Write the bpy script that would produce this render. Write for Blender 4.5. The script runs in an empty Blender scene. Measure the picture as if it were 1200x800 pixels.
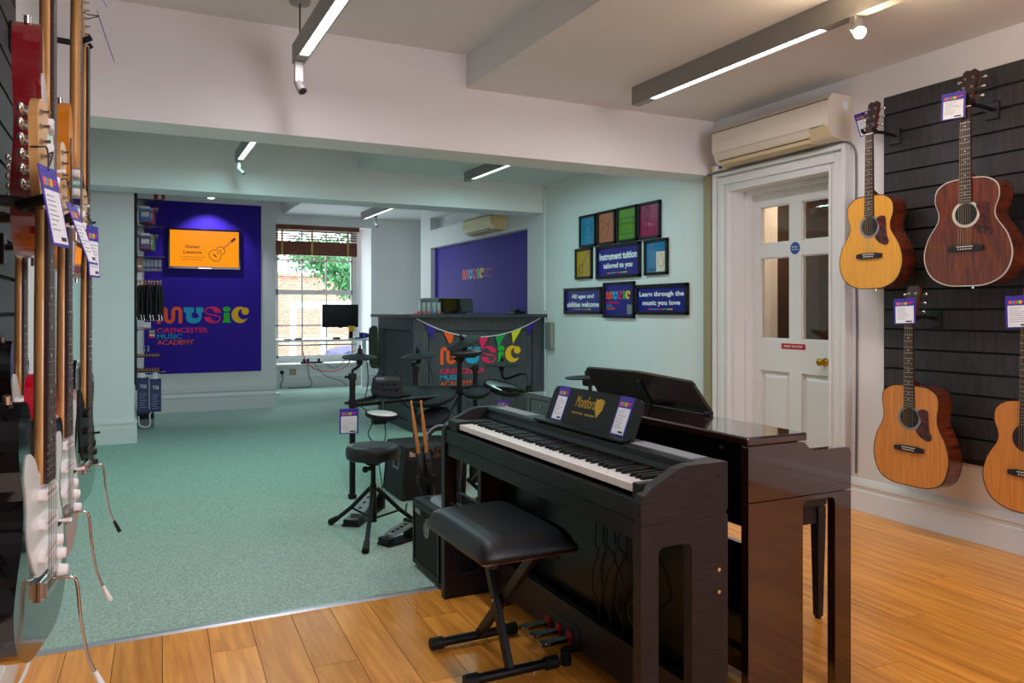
import bpy, bmesh, math, random
from mathutils import Vector, Matrix
random.seed(7)
PI = math.pi
SC = bpy.context.scene
COL = SC.collection

# ---------------------------------------------------------------- camera
cd = bpy.data.cameras.new('camera'); cam = bpy.data.objects.new('camera', cd); COL.objects.link(cam)
cam.location = (0, 0, 1.2); cam.rotation_euler = (PI/2, 0, -math.atan(450/915))
cd.sensor_width = 36; cd.lens = 36*915/1200; cd.shift_y = -36/1200; cd.clip_start = .05
SC.camera = cam
# ---------------------------------------------------------------- world, daylight, exposure
w = bpy.data.worlds.new('sky'); SC.world = w; w.use_nodes = True
bg = w.node_tree.nodes['Background']; bg.inputs[0].default_value = (.86, .93, 1, 1); bg.inputs[1].default_value = 6.5
def area(name, loc, rot, sx, sy, power, col):
    l = bpy.data.lights.new(name, 'AREA'); l.shape = 'RECTANGLE'; l.size = sx; l.size_y = sy; l.energy = power; l.color = col
    o = bpy.data.objects.new(name, l); COL.objects.link(o); o.location = loc; o.rotation_euler = rot
    return o
# added pinkish fill lamp behind the camera; daylight at the far sash window
area('front_fill', (1.9, -1.55, 1.6), (PI/2, 0, 0), 1.7, 1.3, 40, (1.0, .84, .95))
area('sash_window_daylight', (2.75, 12.66, 1.4), (-PI/2, 0, 0), 1.15, 1.9, 28, (.80, .95, 1))
SC.view_settings.view_transform = 'Standard'; SC.view_settings.look = 'None'
SC.view_settings.exposure = 0; SC.view_settings.gamma = 1; SC.view_settings.use_curve_mapping = False

# ---------------------------------------------------------------- materials
def lin(c):
    if isinstance(c, str):
        c = c.lstrip('#'); c = [int(c[i:i+2], 16)/255 for i in (0, 2, 4)]
        return tuple((x/12.92 if x <= .04045 else ((x+.055)/1.055)**2.4) for x in c)
    return tuple(c)
MATS = {}
def mat(name, col, rough=.5, metal=0, coat=0, emit=0, trans=0, noise=None, bump=None, spec=.5, alpha=1, wood=None, rnd=0):
    """noise=(scale, amount, (stretch)), bump=(scale, strength), wood=(scale, (sx,sy,sz), dark colour)"""
    m = bpy.data.materials.new(name); MATS[name] = m; m.use_nodes = True
    nt = m.node_tree; N = nt.nodes; L = nt.links; b = N['Principled BSDF']
    c = lin(col); b.inputs['Base Color'].default_value = (*c, 1)
    b.inputs['Roughness'].default_value = rough; b.inputs['Metallic'].default_value = metal
    b.inputs['Coat Weight'].default_value = coat; b.inputs['Coat Roughness'].default_value = .05
    b.inputs['Specular IOR Level'].default_value = spec; b.inputs['Transmission Weight'].default_value = trans; b.inputs['Alpha'].default_value = alpha
    if emit: b.inputs['Emission Color'].default_value = (*c, 1); b.inputs['Emission Strength'].default_value = emit
    tc = N.new('ShaderNodeTexCoord'); out = None
    def vec(stretch, random_shift=False):
        mp = N.new('ShaderNodeMapping'); L.new(tc.outputs['Object'], mp.inputs['Vector']); mp.inputs['Scale'].default_value = stretch
        if random_shift:
            oi = N.new('ShaderNodeObjectInfo'); mu = N.new('ShaderNodeMath'); mu.operation = 'MULTIPLY'; mu.inputs[1].default_value = 40
            L.new(oi.outputs['Random'], mu.inputs[0]); L.new(mu.outputs[0], mp.inputs['Location'])
        return mp
    if wood:
        sc, st, dark = wood
        mp = vec(st, True); n = N.new('ShaderNodeTexNoise'); n.inputs['Scale'].default_value = sc; n.inputs['Detail'].default_value = 5
        n.inputs['Distortion'].default_value = .6; L.new(mp.outputs[0], n.inputs['Vector'])
        r = N.new('ShaderNodeValToRGB'); r.color_ramp.elements[0].position = .33; r.color_ramp.elements[1].position = .67
        r.color_ramp.elements[0].color = (*lin(dark), 1); r.color_ramp.elements[1].color = (*c, 1)
        L.new(n.outputs['Fac'], r.inputs[0]); out = r.outputs[0]
    elif noise:
        sc, am = noise[:2]; mp = vec(noise[2] if len(noise) > 2 else (1, 1, 1))
        n = N.new('ShaderNodeTexNoise'); n.inputs['Scale'].default_value = sc; n.inputs['Detail'].default_value = 4; L.new(mp.outputs[0], n.inputs['Vector'])
        r = N.new('ShaderNodeValToRGB'); r.color_ramp.elements[0].position = .3; r.color_ramp.elements[1].position = .7
        r.color_ramp.elements[0].color = (*[x*(1-am) for x in c], 1); r.color_ramp.elements[1].color = (*[min(1, x*(1+am)) for x in c], 1)
        L.new(n.outputs['Fac'], r.inputs[0]); out = r.outputs[0]
    if rnd and out:
        oi = N.new('ShaderNodeObjectInfo'); mr = N.new('ShaderNodeMapRange'); mr.inputs['To Min'].default_value = 1-rnd; mr.inputs['To Max'].default_value = 1+rnd
        L.new(oi.outputs['Random'], mr.inputs['Value'])
        hs = N.new('ShaderNodeHueSaturation'); L.new(out, hs.inputs['Color']); L.new(mr.outputs[0], hs.inputs['Value']); out = hs.outputs[0]
    if out: L.new(out, b.inputs['Base Color'])
    if bump:
        n2 = N.new('ShaderNodeTexNoise'); n2.inputs['Scale'].default_value = bump[0]; n2.inputs['Detail'].default_value = 3; L.new(tc.outputs['Object'], n2.inputs['Vector'])
        bp = N.new('ShaderNodeBump'); bp.inputs['Strength'].default_value = bump[1]; bp.inputs['Distance'].default_value = .01
        L.new(n2.outputs['Fac'], bp.inputs['Height']); L.new(bp.outputs[0], b.inputs['Normal'])
    return m

mat('paint', '#e3e2e2', .75, noise=(3, .02), bump=(60, .03))
mat('ceiling_paint', '#dbdbda', .85, noise=(2, .02))
mat('trim_paint', '#dcdedd', .4, noise=(4, .015))
mat('floor_wood', '#f4a846', .26, wood=(2.2, (16, 1.1, 1), '#d38530'), rnd=.14, bump=(40, .015))
mat('gap', '#3a2310', .9, noise=(5, .1))
mat('carpet', '#a8c4b6', .95, noise=(120, .34), bump=(260, .6), spec=.1)
mat('alu', '#b9bfc2', .35, .8, noise=(30, .05))
mat('slat', '#353235', .6, wood=(3, (20, 20, 1.5), '#242225'), rnd=.08)
mat('slat_gap', '#141416', .8, noise=(5, .1))
mat('counter_wood', '#4b4c50', .5, wood=(4, (26, 26, 1.2), '#2f3034'), rnd=.05)
mat('counter_top', '#34363a', .35, noise=(6, .1))
mat('purple', '#36209b', .6, spec=.12, noise=(3, .06))
mat('black', '#0b0b0c', .45, spec=.3, noise=(20, .1))
mat('black_matte', '#161617', .75, noise=(20, .1))
mat('black_gloss', '#050506', .08, coat=1, noise=(5, .1))
mat('rubber', '#232628', .7, spec=.25, noise=(30, .1))
mat('rubber_dark', '#121415', .6, spec=.3, noise=(30, .1))
mat('vinyl', '#121518', .42, spec=.4, noise=(90, .15), bump=(220, .12))
mat('chrome', '#c8c8ca', .15, 1, noise=(10, .03))
mat('dark_metal', '#202224', .35, .6, noise=(10, .1))
mat('grey_metal', '#8e8a86', .45, .3, noise=(10, .04))
mat('brass', '#b98f2c', .22, 1, noise=(10, .05))
mat('piano_wood', '#241a1c', .45, spec=.28, wood=(5, (3, 20, 20), '#160f11'))
mat('piano_black', '#0c0d0e', .45, spec=.25, noise=(20, .08))
mat('piano_gloss', '#2a1410', .07, coat=1, noise=(4, .1))
mat('key_white', '#eeede8', .25, noise=(4, .01))
mat('piano_back', '#080809', .22, spec=.14, noise=(5, .1))
mat('red_felt', '#a5141c', .9, noise=(20, .1))
mat('white', '#eeeeee', .5, noise=(6, .01))
mat('paper', '#e6ebef', .8, noise=(6, .01))
mat('print_grey', '#8c949a', .8, noise=(6, .05))
mat('print_dark', '#2f353a', .8, noise=(6, .05))
mat('card_purple', '#3a2a9e', .5, noise=(6, .03))
mat('ac_cream', '#ddd3c2', .45, noise=(5, .02))
mat('ac_yellow', '#cdbb92', .5, noise=(5, .03))
mat('slot_dark', '#2b2722', .7, noise=(5, .05))
mat('cream_far', '#d8c48c', .5, noise=(5, .03))
mat('beige', '#9c8f70', .6, noise=(5, .03))
mat('spruce', '#e8a83e', .25, coat=.4, wood=(3, (60, 1, 2), '#d2922f'))
mat('cedar', '#d98f45', .3, coat=.4, wood=(3, (60, 1, 2), '#bf7630'))
mat('mahogany', '#7a3417', .22, coat=.6, wood=(4, (26, 1, 2), '#481a0b'))
mat('maple', '#dcaa6c', .3, coat=.4, wood=(3, (30, 30, 1.5), '#cf9a58'))
mat('rosewood', '#3a2420', .5, wood=(4, (40, 40, 2), '#261512'))
mat('tortoise', '#4a0c0c', .2, coat=.6, noise=(55, .9))
mat('binding', '#c9c6b8', .4, noise=(5, .02))
mat('nickel', '#d5d3cc', .22, 1, noise=(5, .03))
mat('string_steel', '#6d6a66', .5, .5, noise=(5, .03))
mat('string', '#b9a578', .35, .8, noise=(5, .03))
mat('guitar_red', '#7d0713', .08, coat=1, noise=(5, .05))
mat('guitar_fiesta', '#c8102a', .1, coat=1, noise=(5, .04))
mat('guitar_orange', '#d98312', .1, coat=1, noise=(12, .2))
mat('pickguard', '#dfe3df', .25, coat=.4, noise=(5, .01))
mat('clear_dark', '#3c4340', .12, coat=1, noise=(5, .05))
mat('hanger', '#141416', .5, noise=(20, .1))
mat('blind_wood', '#7a3d1a', .5, wood=(3, (2, 20, 20), '#56280c'), rnd=.1)
mat('tape', '#c29a5b', .8, noise=(30, .1))
mat('tube_glow', '#e9fbff', .5, emit=9, noise=None)
mat('spot_glow', '#ffdcae', .5, emit=40, noise=None)
mat('spot_glow_cool', '#f1f0ff', .5, emit=12, noise=None)
m_ = mat('screen_orange', '#ff9500', .5, emit=1.0, spec=.05); m_.node_tree.nodes['Principled BSDF'].inputs['Base Color'].default_value = (.01, .01, .01, 1)
mat('print_brown', '#3d1405', .6, noise=(6, .05))
mat('screen_dark', '#14181c', .25, noise=(6, .1))
for n, c in dict(orange='#ff5a0c', blue='#08a5cf', pink='#f2115c', green='#12b81e', yellow='#f4b800', purple_flag='#33138d', yellow_flag='#dcd415', green_flag='#0f9d49').items():
    mat('logo_'+n, c, .6, noise=(8, .04))
mat('gold', '#c79a2e', .35, .4, noise=(8, .05))
mat('navy', '#1b2a63', .5, noise=(6, .05))
mat('poster_navy', '#151d7c', .35, noise=(6, .05))
mat('glass', '#ffffff', .02, trans=1, spec=.5)
mat('clear_plastic', '#dfe8ea', .1, alpha=.22)
mat('red_sign', '#b3101c', .5, noise=(6, .03))
mat('blue_sign', '#174a9c', .5, noise=(6, .03))
mat('cable_black', '#101012', .6, noise=(20, .1))
mat('cable_grey', '#6d7276', .6, noise=(20, .05))
mat('cable_white', '#dcdcda', .6, noise=(20, .02))
mat('cable_red', '#c4354c', .6, noise=(20, .05))
mat('wood_stick', '#c88a4a', .45, wood=(4, (30, 30, 2), '#b97a3b'))
mat('foot_plate', '#a8adad', .35, .7, noise=(20, .05))
mat('desk_white', '#e9ecec', .4, noise=(6, .01))
mat('leaf', '#3c7d45', .6, noise=(8, .4))
mat('bark', '#6b5747', .9, noise=(20, .3))
mat('amp_black', '#101112', .7, noise=(90, .25), bump=(200, .2))
mat('grille', '#0b0b0c', .9, noise=(200, .4))
mat('coat_fabric', '#4a4a40', .95, noise=(40, .15))
mat('warm_wall', '#b5764a', .8, noise=(3, .1))
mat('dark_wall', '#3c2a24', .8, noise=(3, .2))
mat('exit_grey', '#7b7f84', .6, noise=(6, .05))
# brick outside
def brick_mat():
    m = mat('brick', '#b5735a', .9); nt = m.node_tree; N = nt.nodes; b = N['Principled BSDF']
    tc = N.new('ShaderNodeTexCoord'); mp = N.new('ShaderNodeMapping'); mp.inputs['Rotation'].default_value = (PI/2, 0, 0)
    br = N.new('ShaderNodeTexBrick'); br.inputs['Scale'].default_value = 4; br.inputs['Color1'].default_value = (.42, .17, .09, 1)
    br.inputs['Color2'].default_value = (.55, .27, .16, 1); br.inputs['Mortar'].default_value = (.55, .5, .45, 1)
    nt.links.new(tc.outputs['Object'], mp.inputs[0]); nt.links.new(mp.outputs[0], br.inputs[0]); nt.links.new(br.outputs[0], b.inputs['Base Color'])
brick_mat()

# ---------------------------------------------------------------- mesh helpers
ROOTM = {}
def frame(o, right, up):
    r = Vector(right).normalized(); u = Vector(up).normalized(); n = r.cross(u).normalized(); u = n.cross(r)
    m = Matrix((r, u, n)).transposed().to_4x4(); m.translation = Vector(o); return m
def thing(name, label, cat, loc=(0, 0, 0), rotz=0, group=None, kind=None):
    o = bpy.data.objects.new(name, None); COL.objects.link(o); o.location = loc; o.rotation_euler = (0, 0, rotz); o.empty_display_size = .05
    ROOTM[o.name] = Matrix.Translation(loc) @ Matrix.Rotation(rotz, 4, 'Z')
    tag(o, label, cat, group, kind); return o
def tag(o, label=None, cat=None, group=None, kind=None):
    if label: o['label'] = label
    if cat: o['category'] = cat
    if group: o['group'] = group
    if kind: o['kind'] = kind
    return o
def catmull(pts, n=6, closed=True):
    out = []; P = [Vector(p) for p in pts]; k = len(P)
    rng = range(k) if closed else range(k-1)
    for i in rng:
        if closed: a, b, c, d = P[(i-1) % k], P[i], P[(i+1) % k], P[(i+2) % k]
        else: a, b, c, d = P[max(i-1, 0)], P[i], P[i+1], P[min(i+2, k-1)]
        for j in range(n):
            t = j/n
            out.append(.5*((2*b)+(c-a)*t+(2*a-5*b+4*c-d)*t*t+(3*b-a-3*c+d)*t**3))
    if not closed: out.append(P[-1].copy())
    return out
class MB:
    def __init__(s): s.v = []; s.f = []; s.sm = []
    def add(s, vs, fs, smooth=False):
        o = len(s.v); s.v += [tuple(v) for v in vs]; s.f += [tuple(i+o for i in f) for f in fs]; s.sm += [smooth]*len(fs); return s
    def box(s, x0, x1, y0, y1, z0, z1, M=None):
        vs = [Vector((x, y, z)) for x in (x0, x1) for y in (y0, y1) for z in (z0, z1)]
        if M: vs = [M @ v for v in vs]
        return s.add(vs, [(0, 1, 3, 2), (4, 6, 7, 5), (0, 4, 5, 1), (2, 3, 7, 6), (0, 2, 6, 4), (1, 5, 7, 3)])
    def cyl(s, p0, p1, r0, r1=None, n=12, cap=True):
        p0 = Vector(p0); p1 = Vector(p1); r1 = r0 if r1 is None else r1; d = (p1-p0).normalized()
        a = d.cross(Vector((0, 0, 1)) if abs(d.z) < .9 else Vector((1, 0, 0))).normalized(); b = d.cross(a)
        vs = []
        for p, r in ((p0, r0), (p1, r1)):
            vs += [p+(a*math.cos(2*PI*i/n)+b*math.sin(2*PI*i/n))*r for i in range(n)]
        s.add(vs, [(i, (i+1) % n, n+(i+1) % n, n+i) for i in range(n)], True)
        if cap: s.add(vs, [tuple(range(n-1, -1, -1)), tuple(range(n, 2*n))])
        return s
    def tube(s, pts, r, n=8, rr=None):
        P = [Vector(p) for p in pts]; k = len(P); vs = []; a = None
        for i, p in enumerate(P):
            d = (P[min(i+1, k-1)]-P[max(i-1, 0)]).normalized()
            if a is None: a = d.cross(Vector((0, 0, 1)) if abs(d.z) < .9 else Vector((1, 0, 0))).normalized()
            a = (a-d*a.dot(d)).normalized(); b = d.cross(a); R = rr[i] if rr else r
            vs += [p+(a*math.cos(2*PI*j/n)+b*math.sin(2*PI*j/n))*R for j in range(n)]
        fs = [(i*n+j, i*n+(j+1) % n, (i+1)*n+(j+1) % n, (i+1)*n+j) for i in range(k-1) for j in range(n)]
        s.add(vs, fs, True); s.add(vs, [tuple(range(n-1, -1, -1)), tuple(range((k-1)*n, k*n))]); return s
    def lathe(s, prof, M=None, n=24):
        M = M or Matrix(); vs = []
        for r, z in prof: vs += [M @ Vector((r*math.cos(2*PI*j/n), r*math.sin(2*PI*j/n), z)) for j in range(n)]
        fs = [(i*n+j, i*n+(j+1) % n, (i+1)*n+(j+1) % n, (i+1)*n+j) for i in range(len(prof)-1) for j in range(n)]
        s.add(vs, fs, True); s.add(vs, [tuple(range(n-1, -1, -1)), tuple(range((len(prof)-1)*n, len(prof)*n))]); return s
    def prism(s, out, d0, d1, M=None, smooth=False):
        """outline (x,y) in the frame's plane, from d0 to d1 along its normal"""
        M = M or Matrix(); n = len(out)
        vs = [M @ Vector((p[0], p[1], d0)) for p in out]+[M @ Vector((p[0], p[1], d1)) for p in out]
        s.add(vs, [(i, (i+1) % n, n+(i+1) % n, n+i) for i in range(n)], smooth); s.add(vs, [tuple(range(n-1, -1, -1)), tuple(range(n, 2*n))]); return s
    def ring(s, out, inn, d0, d1, M=None):
        M = M or Matrix(); n = len(out); vs = []
        for d in (d0, d1):
            for o in (out, inn): vs += [M @ Vector((p[0], p[1], d)) for p in o]
        fs = []
        for i in range(n):
            j = (i+1) % n
            fs += [(i, j, 2*n+j, 2*n+i), (n+j, n+i, 3*n+i, 3*n+j), (2*n+i, 2*n+j, 3*n+j, 3*n+i), (j, i, n+i, n+j)]
        return s.add(vs, fs)
    def ball(s, c, r, n=10, sc=(1, 1, 1)):
        c = Vector(c); prof = [(max(1e-4, math.sin(PI*i/n))*r, -math.cos(PI*i/n)*r) for i in range(n+1)]
        return s.lathe(prof, Matrix.Translation(c) @ Matrix.Diagonal((*sc, 1)), max(8, n+2))
    def mesh(s, name, m):
        me = bpy.data.meshes.new(name); me.from_pydata(s.v, [], s.f); me.polygons.foreach_set('use_smooth', s.sm)
        bm = bmesh.new(); bm.from_mesh(me); bmesh.ops.recalc_face_normals(bm, faces=bm.faces); bm.to_mesh(me); bm.free()
        if m: me.materials.append(MATS[m])
        me.update(); return me
    def build(s, name, m, parent=None, world=False, bevel=0, seg=2, label=None):
        return link(name, s.mesh(name, m), parent, world, bevel, seg, label)
def link(name, me, parent=None, world=False, bevel=0, seg=2, label=None):
    o = bpy.data.objects.new(name, me); COL.objects.link(o)
    if parent:
        o.parent = parent
        if world:
            M = ROOTM[parent.name].inverted() if parent.name in ROOTM else Matrix()
            o.matrix_parent_inverse = M
        ROOTM[o.name] = ROOTM.get(parent.name, Matrix()) if not world else Matrix()
    if bevel:
        b = o.modifiers.new('bevel', 'BEVEL'); b.width = bevel; b.segments = seg; b.limit_method = 'ANGLE'; b.angle_limit = math.radians(40)
    if label: o['label'] = label
    return o
def bx(name, m, x0, x1, y0, y1, z0, z1, parent=None, world=False, bevel=0, **k):
    return MB().box(x0, x1, y0, y1, z0, z1).build(name, m, parent, world, bevel, **k)
def struct(o): o['kind'] = 'structure'; return o
def copy_tree(o, parent=None):
    c = o.copy(); COL.objects.link(c)
    if parent: c.parent = parent
    for ch in list(o.children): copy_tree(ch, c)
    return c
_TX = {}
def txt(s, m, parent, M, w=None, h=None, align='L', bold=.012, name='lettering', world=True, thick=.0006):
    """lettering fitted to width w / height h; M: frame with x along the line, y up, z out of the surface"""
    key = (s, bold)
    if key not in _TX:
        cu = bpy.data.curves.new('t', 'FONT'); cu.body = s; cu.offset = bold; cu.resolution_u = 3; cu.extrude = .5
        o = bpy.data.objects.new('t', cu); COL.objects.link(o); bpy.context.view_layer.update()
        me = bpy.data.meshes.new_from_object(o.evaluated_get(bpy.context.evaluated_depsgraph_get()))
        _TX[key] = ([v.co.copy() for v in me.vertices], [tuple(p.vertices) for p in me.polygons])
        bpy.data.objects.remove(o); bpy.data.curves.remove(cu); bpy.data.meshes.remove(me)
    vs, fs = _TX[key]
    x0 = min(v.x for v in vs); x1 = max(v.x for v in vs); y0 = min(v.y for v in vs); y1 = max(v.y for v in vs)
    sy = h/(y1-y0) if h else None; sx = w/(x1-x0) if w else None
    sx = sx or sy; sy = sy or sx
    ox = 0 if align == 'L' else -(x1-x0)*sx/2
    b = MB(); b.add([M @ Vector(((v.x-x0)*sx+ox, (v.y-y0)*sy, (v.z+.5)*thick)) for v in vs], fs)
    me = bpy.data.meshes.new(name); me.from_pydata(b.v, [], b.f); me.materials.append(MATS[m])
    return link(name, me, parent, world)
def circ(cx, cy, rx, ry=None, n=20, a0=0, a1=2*PI):
    ry = rx if ry is None else ry; full = abs(a1-a0-2*PI) < 1e-6
    return [(cx+rx*math.cos(a0+(a1-a0)*i/(n if full else n-1)), cy+ry*math.sin(a0+(a1-a0)*i/(n if full else n-1))) for i in range(n)]
def stroke2d(path, w):
    P = [Vector((p[0], p[1])) for p in path]; L = []; R = []
    for i in range(len(P)):
        d = (P[min(i+1, len(P)-1)]-P[max(i-1, 0)]).normalized(); n = Vector((-d.y, d.x))*w/2; L.append(P[i]+n); R.append(P[i]-n)
    return L, R
def add_stroke(mb, path, w, d0, d1, M):
    L, R = stroke2d(path, w); n = len(L); vs = []
    for d in (d0, d1):
        for S in (L, R): vs += [M @ Vector((p.x, p.y, d)) for p in S]
    fs = []
    for i in range(n-1): fs += [(2*n+i, 2*n+i+1, 3*n+i+1, 3*n+i), (i, n+i, n+i+1, i+1), (i, i+1, 2*n+i+1, 2*n+i), (n+i, 3*n+i, 3*n+i+1, n+i+1)]
    fs += [(0, 2*n, 3*n, n), (n-1, 2*n-1, 4*n-1, 3*n-1)]
    mb.add(vs, fs)
def logo(parent, M, W, t=.0008, words=True, world=True, wx=0, wy=-.54, wh=.29, wstep=.35, side=False):
    """the five coloured letters and the three words under (or beside) them; W = width of the word 'music'"""
    s = W/5.15; S = M @ Matrix.Diagonal((s, s, 1, 1))
    p = [(.1, 0)]+[(.1, .3)]+circ(.285, .70, .185, .2, 9, PI, 0)+[(.47, .5)]+circ(.665, .30, .195, .2, 9, PI, 2*PI)+[(.86, .5)]+circ(1.055, .70, .195, .2, 9, PI, 0)+[(1.25, .3), (1.25, 0)]
    b = MB(); add_stroke(b, p, .2, 0, t, S); b.build('logo_letter', 'logo_orange', parent, world)
    u = [(1.43, .95), (1.98, .95), (1.98, .66), (1.86, .62), (1.86, .42), (1.93, .33), (2.05, .3), (2.2, .33), (2.27, .42), (2.2, .55), (2.1, .64), (2.1, .95), (2.5, .95), (2.5, .66), (2.41, .63), (2.39, .28), (2.33, .14), (2.2, .04), (2.0, 0), (1.8, .02), (1.65, .1), (1.57, .22), (1.55, .35), (1.55, .64), (1.43, .66)]
    MB().prism(u, 0, t, S).build('logo_letter', 'logo_blue', parent, world)
    up = [(2.56, .72), (2.6, .85), (2.72, .95), (2.92, 1.0), (3.15, .99), (3.35, .9), (3.46, .77), (3.5, .62), (3.14, .62), (3.08, .75), (2.98, .86), (2.85, .9), (2.72, .86), (2.64, .76), (2.63, .68)]
    lo = [(6.04-x, 1-y) for x, y in up]
    b = MB(); b.prism(up, 0, t, S); b.prism(lo, 0, t, S)
    add_stroke(b, [(2.6, .72), (2.66, .6), (2.8, .54), (3.02, .5), (3.24, .46), (3.38, .4), (3.44, .28)], .07, 0, t*.9, S); b.build('logo_letter', 'logo_pink', parent, world)
    b = MB(); b.prism(circ(3.81, .84, .22, .16), 0, t, S); b.prism([(3.64, .62), (3.96, .62), (3.97, .2), (4.07, .03), (3.54, .03), (3.64, .2)], 0, t, S); b.build('logo_letter', 'logo_green', parent, world)
    oa = circ(4.56, .5, .48, .5, 18, math.radians(62), math.radians(338)); ia = [(4.95, .27), (4.8, .22), (4.65, .24), (4.52, .34), (4.45, .5), (4.46, .66), (4.55, .8), (4.68, .87)]
    b = MB(); b.prism(oa+ia, 0, t, S); b.prism(circ(4.87, .72, .22, .22), 0, t*.95, S); b.build('logo_letter', 'logo_yellow', parent, world)
    if words:
        for i, (wd, c, ww) in enumerate((('CIRENCESTER', 'pink', 2.75), ('MUSIC', 'blue', 1.33), ('ACADEMY', 'orange', 1.98))):
            f = .62 if side else 1
            txt(wd, 'logo_'+c, parent, M @ Matrix.Translation(((5.25 if side else wx)*s, ((.70-.27*i) if side else (wy-wstep*i))*s, 0)), w=ww*s*f, h=(.17 if side else wh)*s, name='logo_word', world=world)
FW = lambda x, y, z: frame((x, y, z), (1, 0, 0), (0, 0, 1))        # on a surface that faces -Y
FE = lambda x, y, z: frame((x, y, z), (0, -1, 0), (0, 0, 1))       # on a surface that faces -X
FO = lambda x, y, z: frame((x, y, z), (0, 1, 0), (0, 0, 1))        # on a surface that faces +X

# ================================================================ THE ROOM
XL, XR, YB1, YB2, YP, YW = -.355, 3.957, 4.6, 7.27, 9.99, 12.4
fl = struct(bx('floor', 'gap', XL-.15, 4.9, -1.6, 12.8, -.12, -.012))
# planks, laid 2 degrees off the room's axis, clipped to the wooden part of the floor
def clip(poly, x0, x1, y0, y1):
    for ax, lim, sg in ((0, x0, 1), (0, x1, -1), (1, y0, 1), (1, y1, -1)):
        out = []
        for i in range(len(poly)):
            a, b = poly[i], poly[(i+1) % len(poly)]; da = (a[ax]-lim)*sg; db = (b[ax]-lim)*sg
            if da >= 0: out.append(a)
            if da*db < 0:
                t = da/(da-db); out.append((a[0]+(b[0]-a[0])*t, a[1]+(b[1]-a[1])*t))
        poly = out
        if len(poly) < 3: return None
    return poly
rot = math.radians(-2); ca, sa = math.cos(rot), math.sin(rot)
PW, PL, G = .1542, 1.29, .0011
for rect in ((XL, 1.75, -1.5, 3.166), (1.75, XR, -1.5, 4.6)):
    for i in range(-6, 36):
        off = ((i*7) % 5)/5*PL
        for j in range(-3, 6):
            x0 = -.305+i*PW; y0 = j*PL+off-1.2
            c = [(x0+G, y0+G), (x0+PW-G, y0+G), (x0+PW-G, y0+PL-G), (x0+G, y0+PL-G)]
            c = [(x*ca-y*sa, x*sa+y*ca) for x, y in c]
            q = clip(c, *rect)
            if not q: continue
            A = sum(q[k][0]*q[(k+1) % len(q)][1]-q[(k+1) % len(q)][0]*q[k][1] for k in range(len(q)))/2
            if abs(A) < .004: continue
            MB().prism(q, -.0125, 0).build('plank', 'floor_wood', fl)
cp = MB().prism([(XL, 3.19), (1.74, 3.19), (1.74, 4.61), (XR, 4.61), (XR, 11.2), (4.8, 11.2), (4.8, 12.4), (XL, 12.4)], -.0115, .006).build('floor_carpet', 'carpet'); struct(cp)
struct(MB().prism([(-.02, 0), (.02, 0), (.012, .007), (-.012, .007)], XL+.002, 1.2, Matrix(((0, 0, 1, 0), (1, 0, 0, 3.178), (0, 1, 0, 0), (0, 0, 0, 1)))).build('trim_1', 'alu'))
struct(MB().prism([(-.02, 0), (.02, 0), (.012, .007), (-.012, .007)], 1.2, 1.75, Matrix(((0, 0, 1, 0), (1, 0, 0, 3.180), (0, 1, 0, .0005), (0, 0, 0, 1)))).build('trim_2', 'alu'))

# walls
struct(bx('wall_left', 'paint', XL-.15, XL, -1.6, 12.4, 0, 2.95))
struct(bx('wall_left_return', 'paint', XL-.01, .05, 7.85, YP+.1, 0, 2.95))
b = MB()
b.box(XR, XR+.45, -1.6, 3.50, 0, 2.95).box(XR, XR+.45, 3.50, 4.41, 2.15, 2.95).box(XR, XR+.45, 4.41, 7.66, 0, 2.95)
b.box(XR, XR+.45, 7.66, 10.73, 2.11, 2.371).box(XR+.073, XR+.45, 7.66, 10.73, .6, 2.11).box(XR, XR+.45, 7.66, 10.73, 0, .6)
b.box(XR, XR+.45, 7.66, 9.3, 2.371, 2.95).box(XR+.13, XR+.45, 9.3, 10.75, 2.371, 2.55).box(XR, XR+.45, 9.3, 10.75, 2.55, 2.95)
b.box(XR, XR+.45, 10.73, 11.16, 0, 2.371).box(XR, XR+.45, 10.75, 11.16, 2.371, 2.95).box(XR+.44, 4.95, 11.0, 11.16, 0, 2.95)
struct(b.build('wall_right', 'paint'))
struct(bx('wall_partition', 'paint', .05, 1.644, YP, YP+.16, 0, 2.50))
# far wall with the splayed window opening
WX0, WX1, WZ0, WZ1 = 1.98, 3.548, .36, 2.54
b = MB(); b.box(XL, WX0, YW, YW+.4, 0, 2.95).box(WX1, 4.85, YW, YW+.4, 0, 2.95).box(WX0, WX1, YW, YW+.4, WZ1, 2.95).box(WX0, WX1, YW, YW+.4, 0, WZ0)
b.prism([(WX1, YW), (WX1, YW+.4), (3.38, YW+.4)], WZ0, WZ1).prism([(WX0, YW), (WX0+.1, YW+.4), (WX0, YW+.4)], WZ0, WZ1)
struct(b.build('wall_back', 'paint'))
struct(bx('wall_back_side', 'paint', 4.8, 4.95, 11.1, 12.4, 0, 2.95))
# wall behind the camera, with an added, unseen window opening to let light in
b = MB(); b.box(XL, 1.0, -1.75, -1.6, 0, 2.95).box(2.8, XR+.4, -1.75, -1.6, 0, 2.95).box(1.0, 2.8, -1.75, -1.6, 2.3, 2.95).box(1.0, 2.8, -1.75, -1.6, 0, .9)
struct(b.build('wall_front', 'paint'))
wf = tag(MB().box(1.0, 2.8, -1.7, -1.65, .9, .96).box(1.0, 2.8, -1.7, -1.65, 2.24, 2.3).box(1.0, 1.06, -1.7, -1.65, .96, 2.24).box(2.74, 2.8, -1.7, -1.65, .96, 2.24).box(1.87, 1.93, -1.7, -1.65, .96, 2.24).build('added_window', 'trim_paint'), kind='structure')
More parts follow.
